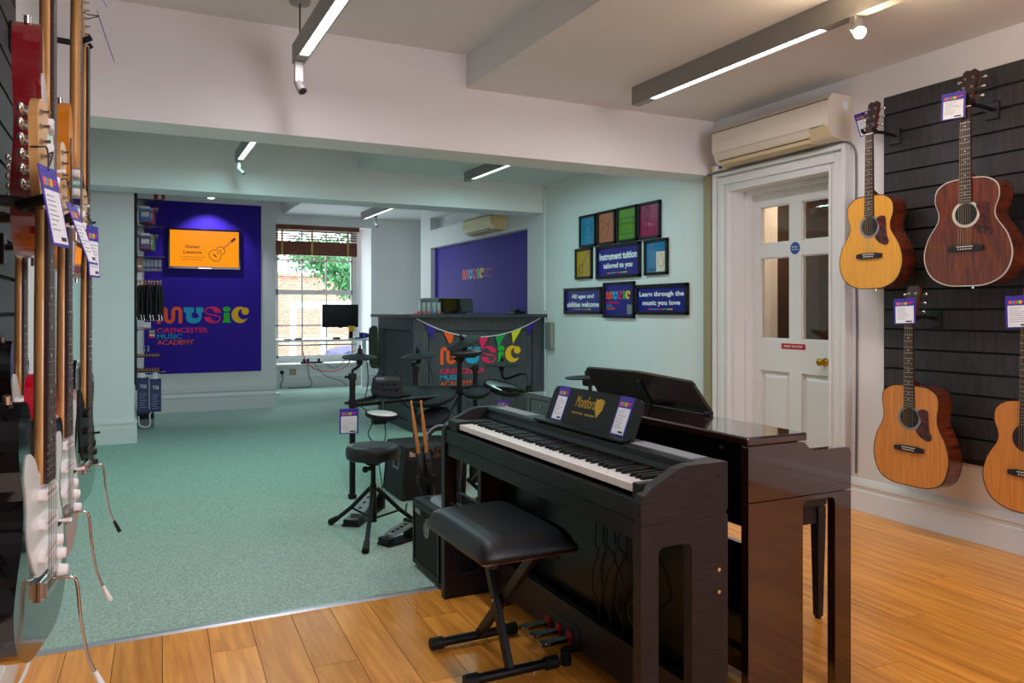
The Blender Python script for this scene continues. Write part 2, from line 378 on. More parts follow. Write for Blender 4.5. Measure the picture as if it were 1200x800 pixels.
# ceiling in three bays, each with a lower right-hand half
b = MB()
b.box(XL, 1.94, -1.6, YB1, 2.83, 2.97).box(1.94, XR, -1.6, YB1, 2.62, 2.97)
b.box(XL, 1.956, YB1+.3, YB2, 2.80, 2.97).box(1.956, XR, YB1+.3, YB2, 2.523, 2.97)
b.box(XL, 2.152, YB2+.35, 12.4, 2.88, 2.97).box(2.152, 4.85, YB2+.35, 12.4, 2.695, 2.97)
struct(b.build('ceiling', 'ceiling_paint'))
struct(bx('ceiling_beam', 'paint', XL, XR, YB1, YB1+.3, 2.212, 2.96))
struct(bx('ceiling_beam', 'paint', XL, XR, YB2, YB2+.35, 2.235, 2.96))
# skirting boards (stepped profile)
def skirt(name, x0, y0, x1, y1, nx, ny, h=.19):
    """from (x0,y0) to (x1,y1), standing off the wall towards (nx,ny)"""
    d = Vector((x1-x0, y1-y0, 0)); Ln = d.length
    M = Matrix(((nx, 0, d.x/Ln, x0), (ny, 0, d.y/Ln, y0), (0, 1, 0, 0), (0, 0, 0, 1)))
    p = [(0, 0), (.024, 0), (.024, h*.62), (.019, h*.66), (.019, h*.74), (.026, h*.79), (.022, h*.87), (.010, h*.97), (0, h)]
    o = MB().prism(p, 0, Ln, M).build(name, 'trim_paint'); struct(o)
skirt('baseboard_right', XR, -1.6, XR, 3.36, -1, 0, .195)
skirt('baseboard_right', XR, 4.55, XR, 7.3, -1, 0, .195)
skirt('baseboard_left', XL, -1.5, XL, 7.85, 1, 0, .2)
skirt('baseboard_left_return', XL, 7.85, .05, 7.85, 0, -1, .24)
skirt('baseboard_left_return', .05, 7.83, .05, YP, 1, 0, .24)
skirt('baseboard_partition', .05, YP, 1.644, YP, 0, -1, .22)
skirt('baseboard_back', 1.0, YW, 4.8, YW, 0, -1, .2)
# pale wall above the skirting of the partition: thin dado line
struct(bx('trim_3', 'trim_paint', .05, 1.66, YP-.012, YP, .225, .30, bevel=.004))
# trunking and pipe chase on the right wall
t = thing('pipe_chase', 'beige vertical pipe casing beside the white door frame', 'pipe casing', (3.957, 4.62, 0))
bx('casing', 'beige', XR-.055, XR-.001, 4.575, 4.66, 0.0, 2.208, t, True, .004); bx('casing_edge', 'ac_yellow', XR-.02, XR-.001, 4.52, 4.575, 0.0, 2.208, t, True, .003)
t = thing('cable_trunking', 'slim white vertical cable cover beside the reception counter', 'cable cover', (3.94, 7.25, 1.2))
bx('cover', 'trim_paint', XR-.02, XR-.001, 7.235, 7.268, 1.2, 2.30, t, True, .003); bx('cover_cap', 'trim_paint', XR-.024, XR-.001, 7.23, 7.269, 2.30, 2.50, t, True, .003)

# ---------------------------------------------------------------- door
door = thing('door_1', 'white panelled door with four glass panes and a brass knob', 'door', (XR, 3.96, 0), kind='structure')
def arch(prof_w, y0, y1, z1, x0, dx, nm):
    """one moulding step of the architrave: two uprights and a head, y0<y1 the opening it surrounds"""
    o = MB(); o.box(x0-dx, x0, y0-prof_w, y0, 0, z1+prof_w).box(x0-dx, x0, y1, y1+prof_w, 0, z1+prof_w).box(x0-dx, x0, y0, y1, z1, z1+prof_w)
    o.build(nm, 'trim_paint', door, True, .004)
arch(.145, 3.50, 4.41, 2.15-.08, XR+.001, .028, 'architrave')
arch(.055, 3.44+.01, 4.46, 2.12, XR-.026, .018, 'architrave_moulding')
arch(.03, 3.365+.02, 4.525, 2.187, XR-.026, .034, 'architrave_edge')
arch(.02, 3.50, 4.41, 2.07, XR-.026, .012, 'architrave_bead')
b = MB(); b.box(XR, XR+.16, 3.50, 3.53, 0, 2.07).box(XR, XR+.16, 4.38, 4.41, 0, 2.07).box(XR, XR+.16, 3.50, 4.41, 2.07, 2.15); b.build('door_lining', 'trim_paint', door, True)
b = MB(); b.box(XR+.09, XR+.153, 3.53, 3.545, 0, 2.055).box(XR+.09, XR+.153, 4.355, 4.38, 0, 2.055).box(XR+.09, XR+.153, 3.53, 4.38, 2.04, 2.07); b.build('door_stop', 'trim_paint', door, True, .003)
DX = XR+.153
bx('threshold', 'floor_wood', XR-.005, XR+.21, 3.531, 4.379, -.012, .016, door, True, .003)
yc = 3.952; st = .055   # centre stile
b = MB()
z = [0.02, .22, .772, 1.0, 1.578, 1.678, 1.945, 2.05]
b.box(DX, DX+.045, 3.535, 3.63, .02, 2.05).box(DX, DX+.045, 4.283, 4.375, .02, 2.05)
b.box(DX, DX+.045, 3.63, 4.283, .02, .22).box(DX, DX+.045, 3.63, 4.283, .772, 1.0).box(DX, DX+.045, 3.63, 4.283, 1.578, 1.678).box(DX, DX+.045, 3.63, 4.283, 1.945, 2.05)
b.box(DX, DX+.045, yc-st, yc+st, .22, .772).box(DX, DX+.045, yc-st, yc+st, 1.0, 1.578).box(DX, DX+.045, yc-st, yc+st, 1.678, 1.945)
leaf = b.build('door_leaf', 'trim_paint', door, True)
for y0, y1 in ((3.63, yc-st), (yc+st, 4.283)):
    o = MB(); M = frame((DX+.03, y1, .22), (0, -1, 0), (0, 0, 1)); W_ = y1-y0; H_ = .552
    o.prism([(0, 0), (W_, 0), (W_, H_), (0, H_)], 0, .004, M)
    q = [(0, 0), (W_, 0), (W_, H_), (0, H_)]; q2 = [(.045, .045), (W_-.045, .045), (W_-.045, H_-.045), (.045, H_-.045)]
    vs = [M @ Vector((*p, .004)) for p in [(.02, .02), (W_-.02, .02), (W_-.02, H_-.02), (.02, H_-.02)]]+[M @ Vector((*p, .022)) for p in q2]
    o.add(vs, [(0, 1, 5, 4), (1, 2, 6, 5), (2, 3, 7, 6), (3, 0, 4, 7), (4, 5, 6, 7)]); o.build('door_panel', 'trim_paint', leaf, True)
    for z0, z1 in ((1.0, 1.578), (1.678, 1.945)):
        bx('glass_pane', 'glass', DX+.018, DX+.022, y0+.001, y1-.001, z0+.001, z1-.001, leaf, True)
        o = MB()
        for d in (0,):
            o.box(DX+.008, DX+.016, y0, y0+.008, z0, z1).box(DX+.008, DX+.016, y1-.008, y1, z0, z1).box(DX+.008, DX+.016, y0, y1, z0, z0+.008).box(DX+.008, DX+.016, y0, y1, z1-.008, z1)
        o.build('glazing_bead', 'trim_paint', leaf, True)
kn = MB().lathe([(.001, 0), (.027, 0), (.027, .005), (.012, .009), (.010, .03), (.02, .036), (.026, .048), (.024, .06), (.012, .067), (.001, .068)], frame((DX, 3.692, .863), (0, -1, 0), (0, 0, 1)), 20).build('door_knob', 'brass', door, True)
sg = bx('door_sign', 'red_sign', DX-.002, DX, 3.861, 4.076, .935, .973, door, True, label='red door sign reading MIND THE STEP')
txt('MIND THE STEP', 'white', sg, FE(DX-.0021, 3.9685, .947), w=.165, h=.014, align='C')
sg = MB().prism(circ(0, 0, .042, n=28), 0, .002, FE(DX, yc, 1.63)).build('door_notice', 'blue_sign', door, True, label='round blue fire door notice')
txt('Fire door', 'white', sg, FE(DX-.0022, yc, 1.634), w=.05, h=.011, align='C'); txt('keep shut', 'white', sg, FE(DX-.0022, yc, 1.615), w=.055, h=.012, align='C')
# the passage behind the door
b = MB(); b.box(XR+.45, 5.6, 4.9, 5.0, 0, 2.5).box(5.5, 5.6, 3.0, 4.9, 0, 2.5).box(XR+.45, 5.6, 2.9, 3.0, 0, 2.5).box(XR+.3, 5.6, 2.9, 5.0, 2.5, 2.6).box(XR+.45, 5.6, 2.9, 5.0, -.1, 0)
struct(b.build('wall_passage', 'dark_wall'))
struct(bx('wall_passage_end', 'warm_wall', XR+.46, 4.75, 4.78, 4.9, 0, 2.5))
area('passage_lamp', (4.8, 4.1, 2.45), (0, 0, 0), .2, .2, 22, (1, .72, .45))

# ---------------------------------------------------------------- sash window in the far wall
win = thing('window_1', 'white sash window with twelve panes in the far wall', 'window', (2.75, YW+.4, WZ0), kind='structure')
cx = [2.10, 2.518, 2.907, 3.344]; rz = [.454, .965, 1.49, 2.015, 2.50]; wy = YW+.37
b = MB(); b.box(1.98, 2.09, wy, wy+.06, .36, 2.56).box(3.36, 3.50, wy, wy+.06, .36, 2.56).box(2.0, 3.45, wy, wy+.06, .36, .44).box(2.0, 3.45, wy, wy+.06, 2.51, 2.56); b.build('window_frame', 'trim_paint', win, True)
for i, (z0, z1) in enumerate(((.44, 1.49), (1.49, 2.51))):
    o = MB(); yy = wy+.005+.02*i
    o.box(cx[0]-.01, cx[0]+.045, yy, yy+.03, z0, z1).box(cx[3]-.03, cx[3]+.016, yy, yy+.03, z0, z1).box(cx[0], cx[3], yy, yy+.03, z0, z0+.045).box(cx[0], cx[3], yy, yy+.03, z1-.03, z1+.012)
    sash = o.build('sash', 'trim_paint', win, True)
    o = MB()
    for c in cx[1:3]: MB().box(c-.012, c+.012, yy, yy+.026, z0+.045, z1-.03).build('glazing_bar', 'trim_paint', sash, True)
    MB().box(cx[0], cx[3], yy, yy+.026, rz[1+2*i]-.012, rz[1+2*i]+.012).build('glazing_bar', 'trim_paint', sash, True)
    zz = (z0+.045, rz[1+2*i], z1-.03)
    for a in range(3):
        for k in range(2): bx('pane', 'glass', cx[a]+.01, cx[a+1]-.01, yy+.012, yy+.015, zz[k], zz[k+1], sash, True)
o = MB().ball((2.75, wy-.004, 1.515), .014).build('sash_lock', 'brass', win, True)
bx('window_sill', 'trim_paint', 1.96, 3.60, YW-.05, wy+.01, .335, .375, win, True, .008)
# wooden venetian blind
bl = thing('venetian_blind', 'brown wooden venetian blind half raised over the sash window', 'blind', (2.7, YW+.06, 2.08))
bx('headrail', 'blind_wood', 1.99, 3.355, YW+.005, YW+.065, 2.47, 2.535, bl, True, .004)
sl = MB().box(-.655, .655, -.025, .025, -.0045, .0045).mesh('slat', 'blind_wood')
zs = [2.44, 2.40, 2.365, 2.325]+[2.285-.0092*i for i in range(22)]
for i, z in enumerate(zs):
    o = link('slat', sl, bl, True); o.location = (2.665, YW+.045, z); o.rotation_euler = (math.radians(18 if i < 4 else 4), 0, 0)
bx('bottom_rail', 'blind_wood', 2.01, 3.32, YW+.018, YW+.072, 2.068, 2.09, bl, True, .004)
for x in (2.14, 2.60, 3.17): bx('ladder_tape', 'tape', x-.016, x+.016, YW+.010, YW+.0135, 2.07, 2.47, bl, True)
o = MB().cyl((2.13, YW+.01, 2.47), (2.13, YW+.01, 1.72), .003, n=6).build('pull_cord', 'tape', bl, True)

# ---------------------------------------------------------------- outside, seen through the window
struct(bx('ground_outside', 'exit_grey', -8, 16, 13.2, 40, -.5, -.4))
house = thing('brick_building', 'sunlit red brick building across the yard seen through the sash window', 'building', (6, 24, -.4))
b = MB(); b.box(-4, 14, 24, 24.4, -.4, 2.24); b.build('wall', 'brick', house, True)
bx('wall_coping', 'brick', -4, 14, 23.9, 24.45, 2.24, 2.34, house, True)
for x in (3.4, 7.6):
    o = MB().box(x-.6, x+.6, 23.93, 24.0, -.1, 1.9).build('window_frame', 'white', house, True); bx('pane', 'screen_dark', x-.5, x+.5, 23.92, 23.93, 0, 1.8, house, True)
porch = thing('garden_porch', 'pale timber porch frame standing in the yard', 'porch', (4.2, 18, -.4))
for x in (3.35, 4.05, 4.75): bx('post', 'desk_white', x-.06, x+.06, 18, 18.12, -.4, 1.25, porch, True)
bx('lintel', 'desk_white', 3.29, 4.81, 17.99, 18.13, 1.25, 1.42, porch, True)
for k in range(6): bx('lattice_bar', 'beige', 3.41, 4.0, 18.03, 18.06, .0+.13*k, .03+.13*k, porch, True)
car = thing('parked_car', 'dark parked car in the yard behind the desk monitor', 'car', (5.3, 17, -.4))
pr = catmull([(-1.6, .25), (-1.55, .7), (-.9, .85), (-.4, 1.25), (.7, 1.28), (1.2, .9), (1.7, .75), (1.75, .3), (1.0, .2), (-1.0, .2)], 4)
MB().prism(pr, -.75, .75, Matrix(((1, 0, 0, 5.6), (0, 0, 1, 17), (0, 1, 0, -.4), (0, 0, 0, 1)))).build('body', 'navy', car, True)
MB().prism([(-.75, .88), (-.38, 1.18), (.62, 1.2), (1.0, .9)], -.77, -.75, Matrix(((1, 0, 0, 5.6), (0, 0, 1, 17), (0, 1, 0, -.4), (0, 0, 0, 1)))).build('side_window', 'screen_dark', car, True)
for x in (-1.0, 1.05): MB().cyl((5.6+x, 16.2, -.1), (5.6+x, 16.4, -.1), .3, n=18).build('wheel', 'rubber', car, True)
tree = thing('yard_tree', 'green leafy tree branch overhanging the yard outside the window', 'tree', (5.9, 19.5, -.4))
MB().tube([(5.9, 19.5, -.4), (5.85, 19.5, 1.2), (5.6, 19.4, 2.3), (5.0, 19.3, 3.2), (4.4, 19.2, 3.6)], .1, 8, [.16, .13, .1, .06, .02]).build('trunk', 'bark', tree, True)
MB().tube([(5.85, 19.5, 1.5), (6.2, 19.6, 2.6), (6.4, 19.6, 3.6)], .07, 7, [.08, .06, .02]).build('branch', 'bark', tree, True)
o = MB(); rg = random.Random(3)
for k in range(3200):
    c = rg.choice([(4.3, 19.3, 2.45, .5), (4.75, 19.3, 2.15, .5), (5.0, 19.4, 2.6, .6), (3.9, 19.2, 2.6, .4), (5.1, 19.3, 1.8, .32), (5.6, 19.4, 2.6, .7)])
    p = Vector((c[0]+rg.gauss(0, c[3]*.5), c[1]+rg.gauss(0, .4), c[2]+rg.gauss(0, c[3]*.4)))
    a = Vector((rg.uniform(-1, 1), rg.uniform(-1, 1), rg.uniform(-1, 1))).normalized()*.07; e = a.cross(Vector((rg.uniform(-1, 1), 1, rg.uniform(-1, 1)))).normalized()*.035
    o.add([p-a, p+e, p+a, p-e], [(0, 1, 2, 3)])
me = bpy.data.meshes.new('foliage'); me.from_pydata(o.v, [], o.f); me.materials.append(MATS['leaf']); q = link('foliage', me, tree, True); q['kind'] = 'stuff'

# ---------------------------------------------------------------- lights of the room
def batten(x, y0, y1, zb, lit, label, wd=.055, ht=.085, spots=(), rod=None, power=20, col=(.50, 1, .94)):
    """long grey fitting along Y: lit = list of (y0,y1) tube windows in its underside"""
    t = thing('ceiling_light', label, 'light', (x, y0, zb), group=None)
    b = MB(); b.box(x-wd/2, x+wd/2, y0, y1, zb+.012, zb+ht).box(x-wd/2, x-wd/2+.006, y0, y1, zb, zb+.012).box(x+wd/2-.006, x+wd/2, y0, y1, zb, zb+.012)
    e = [y0]+[v for l in lit for v in l]+[y1]
    for k in range(0, len(e), 2): b.box(x-wd/2+.006, x+wd/2-.006, e[k], e[k+1], zb, zb+.012)
    body = b.build('housing', 'grey_metal', t, True)
    for a, c in lit:
        bx('light_tube', 'tube_glow', x-wd/2+.007, x+wd/2-.007, a+.002, c-.002, zb+.006, zb+.011, t, True)
        g = MB(); n = int((c-a)/.035)
        for k in range(1, n): g.box(x-wd/2+.006, x+wd/2-.006, a+k*(c-a)/n-.001, a+k*(c-a)/n+.001, zb+.0005, zb+.006)
        q = g.build('louvre', 'white', t, True); q['kind'] = 'stuff'
        ar = area('tube_light', (x, (a+c)/2, zb-.004), (0, 0, 0), wd-.015, c-a, power*(c-a), col); ar.parent = t; ar.matrix_parent_inverse = ROOTM[t.name].inverted()
    return t
def spot_head(t, x, y, z, aim, glow, drop=.07, m='grey_metal', r=.022):
    bx('spot_bracket', m, x-r, x+r, y-r*.7, y+r*.7, z-drop, z, t, True, .003)
    a = Vector(aim).normalized(); c = Vector((x, y, z-drop-.006)); p = c-a*.02; q = c+a*.055
    s = MB().cyl(p, q, r*.9, r*1.15, 16).build('spot_head', m, t, True)
    e = MB().cyl(q, q+a*.002, r*.85, r*.85, 14).build('spot_lens', glow, s, True)
    return q+a*.01
lt = batten(.805, 1.2, 4.2, 2.50, [(1.4, 4.04)], 'long grey suspended strip light with a dark spot lamp at its end', wd=.06, ht=.10, power=6.5, col=(1, .92, .99))
spot_head(lt, .80, 4.15, 2.50, (.25, -.5, -.75), 'slot_dark', .11)
for y in (4.12, 1.5):
    MB().lathe([(.001, 2.79), (.05, 2.79), (.055, 2.80), (.055, 2.832), (.001, 2.832)], Matrix.Translation((.80, y, 0)), 24).build('ceiling_rose', 'grey_metal', lt, True)
    MB().cyl((.80, y, 2.6), (.80, y, 2.79), .004, n=8).build('suspension_rod', 'dark_metal', lt, True)
lt = batten(2.905, 1.5, 4.12, 2.505, [(2.62, 3.94)], 'grey ceiling strip light carrying the glowing warm spot lamp', wd=.06, ht=.117, power=10, col=(1, .91, .96))
q = spot_head(lt, 2.905, 2.44, 2.505, (-.45, -.75, -.55), 'spot_glow', .05, 'grey_metal', .024)
sp = bpy.data.lights.new('warm_spot', 'POINT'); sp.energy = 11; sp.color = (1, .75, .48); sp.shadow_soft_size = .02
o = bpy.data.objects.new('warm_spot', sp); COL.objects.link(o); o.location = q+Vector((-.01, -.012, -.01)); o.parent = lt; o.matrix_parent_inverse = ROOTM[lt.name].inverted()
lt = batten(.835, 5.0, 6.93, 2.45, [(5.2, 6.80)], 'strip light with a small dangling spot over the carpeted middle bay', power=10, ht=.09)
spot_head(lt, .835, 6.88, 2.45, (.6, -.4, -.6), 'slot_dark', .06, r=.014)
for y in (5.2, 6.7): MB().cyl((.835, y, 2.54), (.835, y, 2.80), .004, n=8).build('suspension_rod', 'dark_metal', lt, True)
lt = batten(2.91, 5.0, 6.90, 2.435, [(5.1, 6.75)], 'strip light fixed to the lower ceiling above the reception counter', power=9, ht=.088)
lt = batten(3.2, 9.3, 11.65, 2.58, [(9.4, 11.5)], 'strip light on the ceiling of the far bay by the window', power=2.4, ht=.115, col=(.66, .95, 1))
spot_head(lt, 3.3, 11.3, 2.60, (.2, -.5, -.7), 'slot_dark', .10, r=.02); bx('spot_arm', 'grey_metal', 3.2, 3.32, 11.27, 11.33, 2.60, 2.62, lt, True)
lt = thing('panel_spotlight', 'small bright spotlight shining down the purple logo panel', 'light', (.86, 9.62, 2.46))
bx('mount', 'white', .80, .92, 9.58, 9.66, 2.52, 2.88, lt, True, .004)
MB().cyl((.86, 9.62, 2.50), (.86, 9.62, 2.53), .04, n=18).build('spot_head', 'white', lt, True); MB().cyl((.86, 9.62, 2.496), (.86, 9.62, 2.50), .034, n=16).build('spot_lens', 'spot_glow_cool', lt, True)
sp = bpy.data.lights.new('panel_spot', 'SPOT'); sp.energy = 34; sp.color = (.85, .86, 1); sp.spot_size = math.radians(100); sp.spot_blend = .6; sp.shadow_soft_size = .02
o = bpy.data.objects.new('panel_spot', sp); COL.objects.link(o); o.location = (.86, 9.62, 2.48); o.rotation_euler = (math.radians(22), 0, 0); o.parent = lt; o.matrix_parent_inverse = ROOTM[lt.name].inverted()
t = thing('alarm_sounder', 'small red and white alarm sounder above the purple panel', 'alarm', (.33, 9.95, 2.5))
bx('base', 'red_sign', .27, .39, 9.985, 10.05, 2.5, 2.56, t, True, .01); bx('strobe', 'white', .31, .35, 9.975, 9.99, 2.5, 2.56, t, True, .005)
# ---------------------------------------------------------------- air conditioners
def aircon(label, y0, y1, z0, z1, dp, m, far=False):
    t = thing('air_conditioner', label, 'air conditioner', (XR, (y0+y1)/2, z0))
    h = z1-z0; pr = [(0, 0), (.06, -.0), (dp*.78, h*.06), (dp*.97, h*.30), (dp, h*.55), (dp*.96, h*.86), (dp*.80, h), (0, h)]
    M = Matrix(((-1, 0, 0, XR-.001), (0, 0, 1, y0), (0, 1, 0, z0), (0, 0, 0, 1)))
    MB().prism(pr, 0, y1-y0, M).build('housing', m, t, True, .006)
    MB().prism([(dp*.985, h*.30), (dp*1.03, h*.32), (dp*1.05, h*.55), (dp*1.03, h*.84), (dp*.98, h*.84)], .03, y1-y0-.004, M).build('front_panel', m, t, True, .006)
    bx('vent_slot', 'ac_yellow', XR-dp*.90, XR-dp*.45, y0+.16, y1-.06, z0+h*.015, z0+h*.16, t, True)
    for k in range(2): MB().box(XR-dp*(.93-.17*k), XR-dp*(.80-.17*k), y0+.16, y1-.05, z0+h*(.10-.055*k), z0+h*(.118-.055*k)).build('louvre', 'slot_dark', t, True)
    MB().prism([(dp*.985, h*.845), (dp*1.0, h*.845), (dp*1.0, h*.86), (dp*.98, h*.86)], 0, y1-y0, M).build('panel_joint', 'slot_dark', t, True)
    if not far:
        MB().prism([(dp*.80, h*.07), (dp*.99, h*.28), (dp*.985, h*.29), (dp*.79, h*.085)], .01, .15, M).build('display', 'ac_yellow', t, True)
        bx('badge', 'slot_dark', XR-dp*1.02, XR-dp*1.005, y0+.07, y0+.13, z0+h*.305, z0+h*.315, t, True)
    return t
t = aircon('large cream wall air conditioner above the white door', 3.36, 4.385, 2.231, 2.509, .20, 'ac_cream')
bx('sticker', 'paper', XR-.07, XR-.03, 3.3575, 3.36, 2.42, 2.47, t, True)
aircon('small yellowed air conditioner above the purple wall', 8.2, 9.1, 2.14, 2.345, .17, 'cream_far', True)
t = thing('pipe_box', 'small beige box with a blue sticker under the air conditioner end', 'junction box', (XR, 4.47, 2.2))
bx('box', 'ac_yellow', XR-.075, XR-.001, 4.37, 4.545, 2.222, 2.272, t, True, .004); bx('sticker', 'paper', XR-.077, XR-.075, 4.41, 4.51, 2.23, 2.262, t, True); bx('sticker_print', 'blue_sign', XR-.078, XR-.077, 4.42, 4.46, 2.236, 2.258, t, True)
t = MB().tube(catmull([(XR-.064, 4.66, 2.2185), (XR-.068, 4.40, 2.213), (XR-.066, 3.95, 2.216), (XR-.066, 3.50, 2.217), (XR-.05, 3.37, 2.223), (XR-.012, 3.325, 2.18), (XR-.01, 3.315, 2.0), (XR-.01, 3.32, 1.6), (XR-.01, 3.31, 1.0), (XR-.01, 3.318, .22)], 5, False), .006, 7).build('black_cable', 'cable_grey')
tag(t, 'dark grey cable running over and down the white door frame', 'cable')

# ================================================================ PURPLE PANEL, SCREEN, FRAMES
t = thing('logo_panel', 'tall purple wall panel with the large coloured music logo', 'wall panel', (.82, YP, .462))
bx('board', 'purple', .168, 1.47, YP-.014, YP-.0012, .462, 2.487, t, True, .002)
logo(t, FW(.303, YP-.0145, 1.05), 1.036)
t = thing('wall_screen', 'flat wall screen showing an orange guitar lessons slide', 'screen', (.82, YP-.015, 1.69))
bx('bezel', 'black_gloss', .415, 1.223, YP-.055, YP-.0145, 1.694, 2.17, t, True, .004)
sc = bx('display', 'screen_orange', .438, 1.202, YP-.0565, YP-.0545, 1.722, 2.148, t, True)
M = lambda x, z: FW(x, YP-.0567, z)
txt('Guitar', 'print_brown', sc, M(.685, 1.94), w=.165, h=.036, align='C', bold=.02); txt('Lessons', 'print_brown', sc, M(.685, 1.875), w=.20, h=.036, align='C', bold=.02)
txt('ACOUSTIC | ELECTRIC', 'print_brown', sc, M(.685, 1.825), w=.29, h=.014, align='C'); txt('BASS | UKULELE', 'print_brown', sc, M(.685, 1.795), w=.21, h=.014, align='C')
b = MB(); R2 = M(.95, 1.875) @ Matrix.Rotation(math.radians(-47), 4, 'Z')
gp = catmull([(0, -.085), (.06, -.06), (.068, -.01), (.042, .035), (.05, .07), (.03, .1), (0, .105), (-.03, .1), (-.05, .07), (-.042, .035), (-.068, -.01), (-.06, -.06)], 4)
add_stroke(b, gp+[gp[0]], .007, 0, .0006, R2); add_stroke(b, circ(0, .04, .022, n=14)+[(.022, .04)], .006, 0, .0006, R2)
add_stroke(b, [(-.008, .105), (-.008, .23)], .005, 0, .0006, R2); add_stroke(b, [(.008, .105), (.008, .23)], .005, 0, .0006, R2); add_stroke(b, [(0, .228), (0, .29)], .03, 0, .0006, R2); add_stroke(b, [(-.025, -.025), (.025, -.025)], .014, 0, .0006, R2)
b.build('guitar_drawing', 'print_brown', sc, True)
bx('screen_logo', 'chrome', .75, .89, YP-.057, YP-.0555, 1.70, 1.708, t, True)
# purple recess on the right wall
t = thing('recess_panel', 'purple painted recess panel with a small logo behind the counter', 'wall panel', (4.03, 9.2, .6))
bx('board', 'purple', 4.024, 4.0295, 7.665, 10.725, .605, 2.105, t, True)
logo(t, FE(4.0238, 9.68, 1.612), .70, side=True)
# framed prints
def fr(label, y0, y1, z0, z1, art, wd=.022, mount=None):
    """y0 = left edge seen from the room (larger Y)"""
    t = thing('picture_frame', label, 'picture', (XR, (y0+y1)/2, z0), group='framed prints on the pale wall')
    o = MB(); X0, X1 = XR-.026, XR-.001
    o.box(X0, X1, y1, y1+wd, z0, z1).box(X0, X1, y0-wd, y0, z0, z1).box(X0, X1, y1, y0, z0, z0+wd).box(X0, X1, y1, y0, z1-wd, z1); o.build('frame', 'black', t, True, .002)
    p = bx('print', art, XR-.012, XR-.010, y1+wd-.002, y0-wd+.002, z0+wd-.002, z1-wd+.002, t, True)
    return t, p, FE(XR-.0125, y0-wd, z0+wd), (y0-y1-2*wd), (z1-z0-2*wd)
for n, c in dict(blue='#1682ad', orange='#b9694c', green='#5c8f22', red='#9b1f4e', yellow='#b98f17', teal='#1277a8').items(): mat('art_'+n, c, .3, coat=.5, noise=(6, .08))
def sketch(p, F, strokes, w, m='print_dark', wd=.005):
    b = MB()
    for s in strokes: add_stroke(b, s, wd, 0, .0006, F)
    b.build('drawing', m, p, True)
gtr = [gp[i] for i in range(0, len(gp), 2)]
def xf(pts, a, s, ox, oy): return [(ox+s*(x*math.cos(a)-y*math.sin(a)), oy+s*(x*math.sin(a)+y*math.cos(a))) for x, y in pts]
t, p, F, W_, H_ = fr('black framed blue print with a drum sketch, end of the top row', 6.526, 6.232, 1.809, 2.115, 'art_blue')
sketch(p, F, [circ(W_/2, .14, .05, .05, 16)+[(W_/2+.05, .14)], [(W_/2-.07, .06), (W_/2-.07, .21)], [(W_/2+.07, .06), (W_/2+.07, .21)]], .004)
t, p, F, W_, H_ = fr('black framed orange print with a guitar sketch', 6.202, 5.903, 1.807, 2.118, 'art_orange')
sketch(p, F, [xf(gtr+[gtr[0]], -.7, .75, .1, .1), [(.14, .15), (.22, .235)], [(.03, .2), (.09, .205)]], .005)
t, p, F, W_, H_ = fr('black framed green print with a piano sketch', 5.876, 5.574, 1.808, 2.12, 'art_green')
sketch(p, F, [[(.02, .19), (W_-.02, .19)], [(.035, .14), (W_-.035, .14)], [(.035, .19), (.035, .05)], [(W_-.035, .19), (W_-.035, .05)], [(.03, .05), (W_-.03, .05)], [(W_/2-.02, .085), (W_/2+.02, .085)]], .006)
t, p, F, W_, H_ = fr('black framed crimson print with a microphone sketch', 5.549, 5.243, 1.806, 2.118, 'art_red')
sketch(p, F, [circ(.1, .2, .035, .055, 16)+[(.135, .2)], [(.085, .15), (.092, .06)], [(.115, .15), (.108, .06)], [(.1, .145), (.1, .255)]], .006)
t, p, F, W_, H_ = fr('black framed yellow print with a violin sketch', 6.606, 6.30, 1.507, 1.803, 'art_yellow')
sketch(p, F, [xf(gtr+[gtr[0]], -.5, .5, .08, .07), [(.1, .11), (.21, .23)], [(.03, .06), (.06, .12)]], .006)
t, p, F, W_, H_ = fr('black framed teal print with a pale inset card', 5.462, 5.146, 1.499, 1.797, 'art_teal')
bx('inset_card', 'ac_cream', XR-.0135, XR-.0125, 5.17, 5.30, 1.525, 1.69, p, True); sketch(p, F @ Matrix.Translation((0, 0, .001)), [xf(gtr+[gtr[0]], .1, .55, .2, .09), [(.05, .2), (.1, .24)]], .006, 'logo_orange'); bx('caption', 'print_dark', XR-.0137, XR-.0125, 5.30, 5.40, 1.545, 1.552, p, True)
def banner(label, y0, y1, z0, z1, l1, l2, w1, w2):
    t, p, F, W_, H_ = fr(label, y0, y1, z0, z1, 'poster_navy', .028)
    txt(l1, 'white', p, F @ Matrix.Translation((W_/2, H_*.57, 0)), w=w1*W_, h=H_*.26, align='C', bold=.03); txt(l2, 'white', p, F @ Matrix.Translation((W_/2, H_*.20, 0)), w=w2*W_, h=H_*.26, align='C', bold=.03)
    for k, c in enumerate(('orange', 'blue', 'pink', 'green', 'yellow')):
        MB().prism([(W_*(.24+.1*k), H_*.07), (W_*(.34+.1*k), H_*.07), (W_*(.34+.1*k), H_*.11), (W_*(.24+.1*k), H_*.11)], 0, .0006, F).build('colour_bar', 'logo_'+c, p, True)
banner('framed navy print reading Instrument tuition tailored to you', 6.225, 5.524, 1.493, 1.80, 'Instrument tuition', 'tailored to you', .92, .72)
banner('framed navy print reading All ages and abilities welcome', 6.824, 6.129, 1.168, 1.423, 'All ages and', 'abilities welcome', .64, .92)
banner('framed navy print reading Learn through the music you love', 5.593, 4.887, 1.167, 1.422, 'Learn through the', 'music you love', .92, .78)
t, p, F, W_, H_ = fr('framed navy print with the coloured music logo and a pale square', 6.10, 5.612, 1.135, 1.458, 'poster_navy')
logo(p, F @ Matrix.Translation((.02, H_*.52, .0002)), W_*.88); bx('pale_square', 'exit_grey', XR-.013, XR-.012, 5.65, 5.725, 1.17, 1.255, p, True)

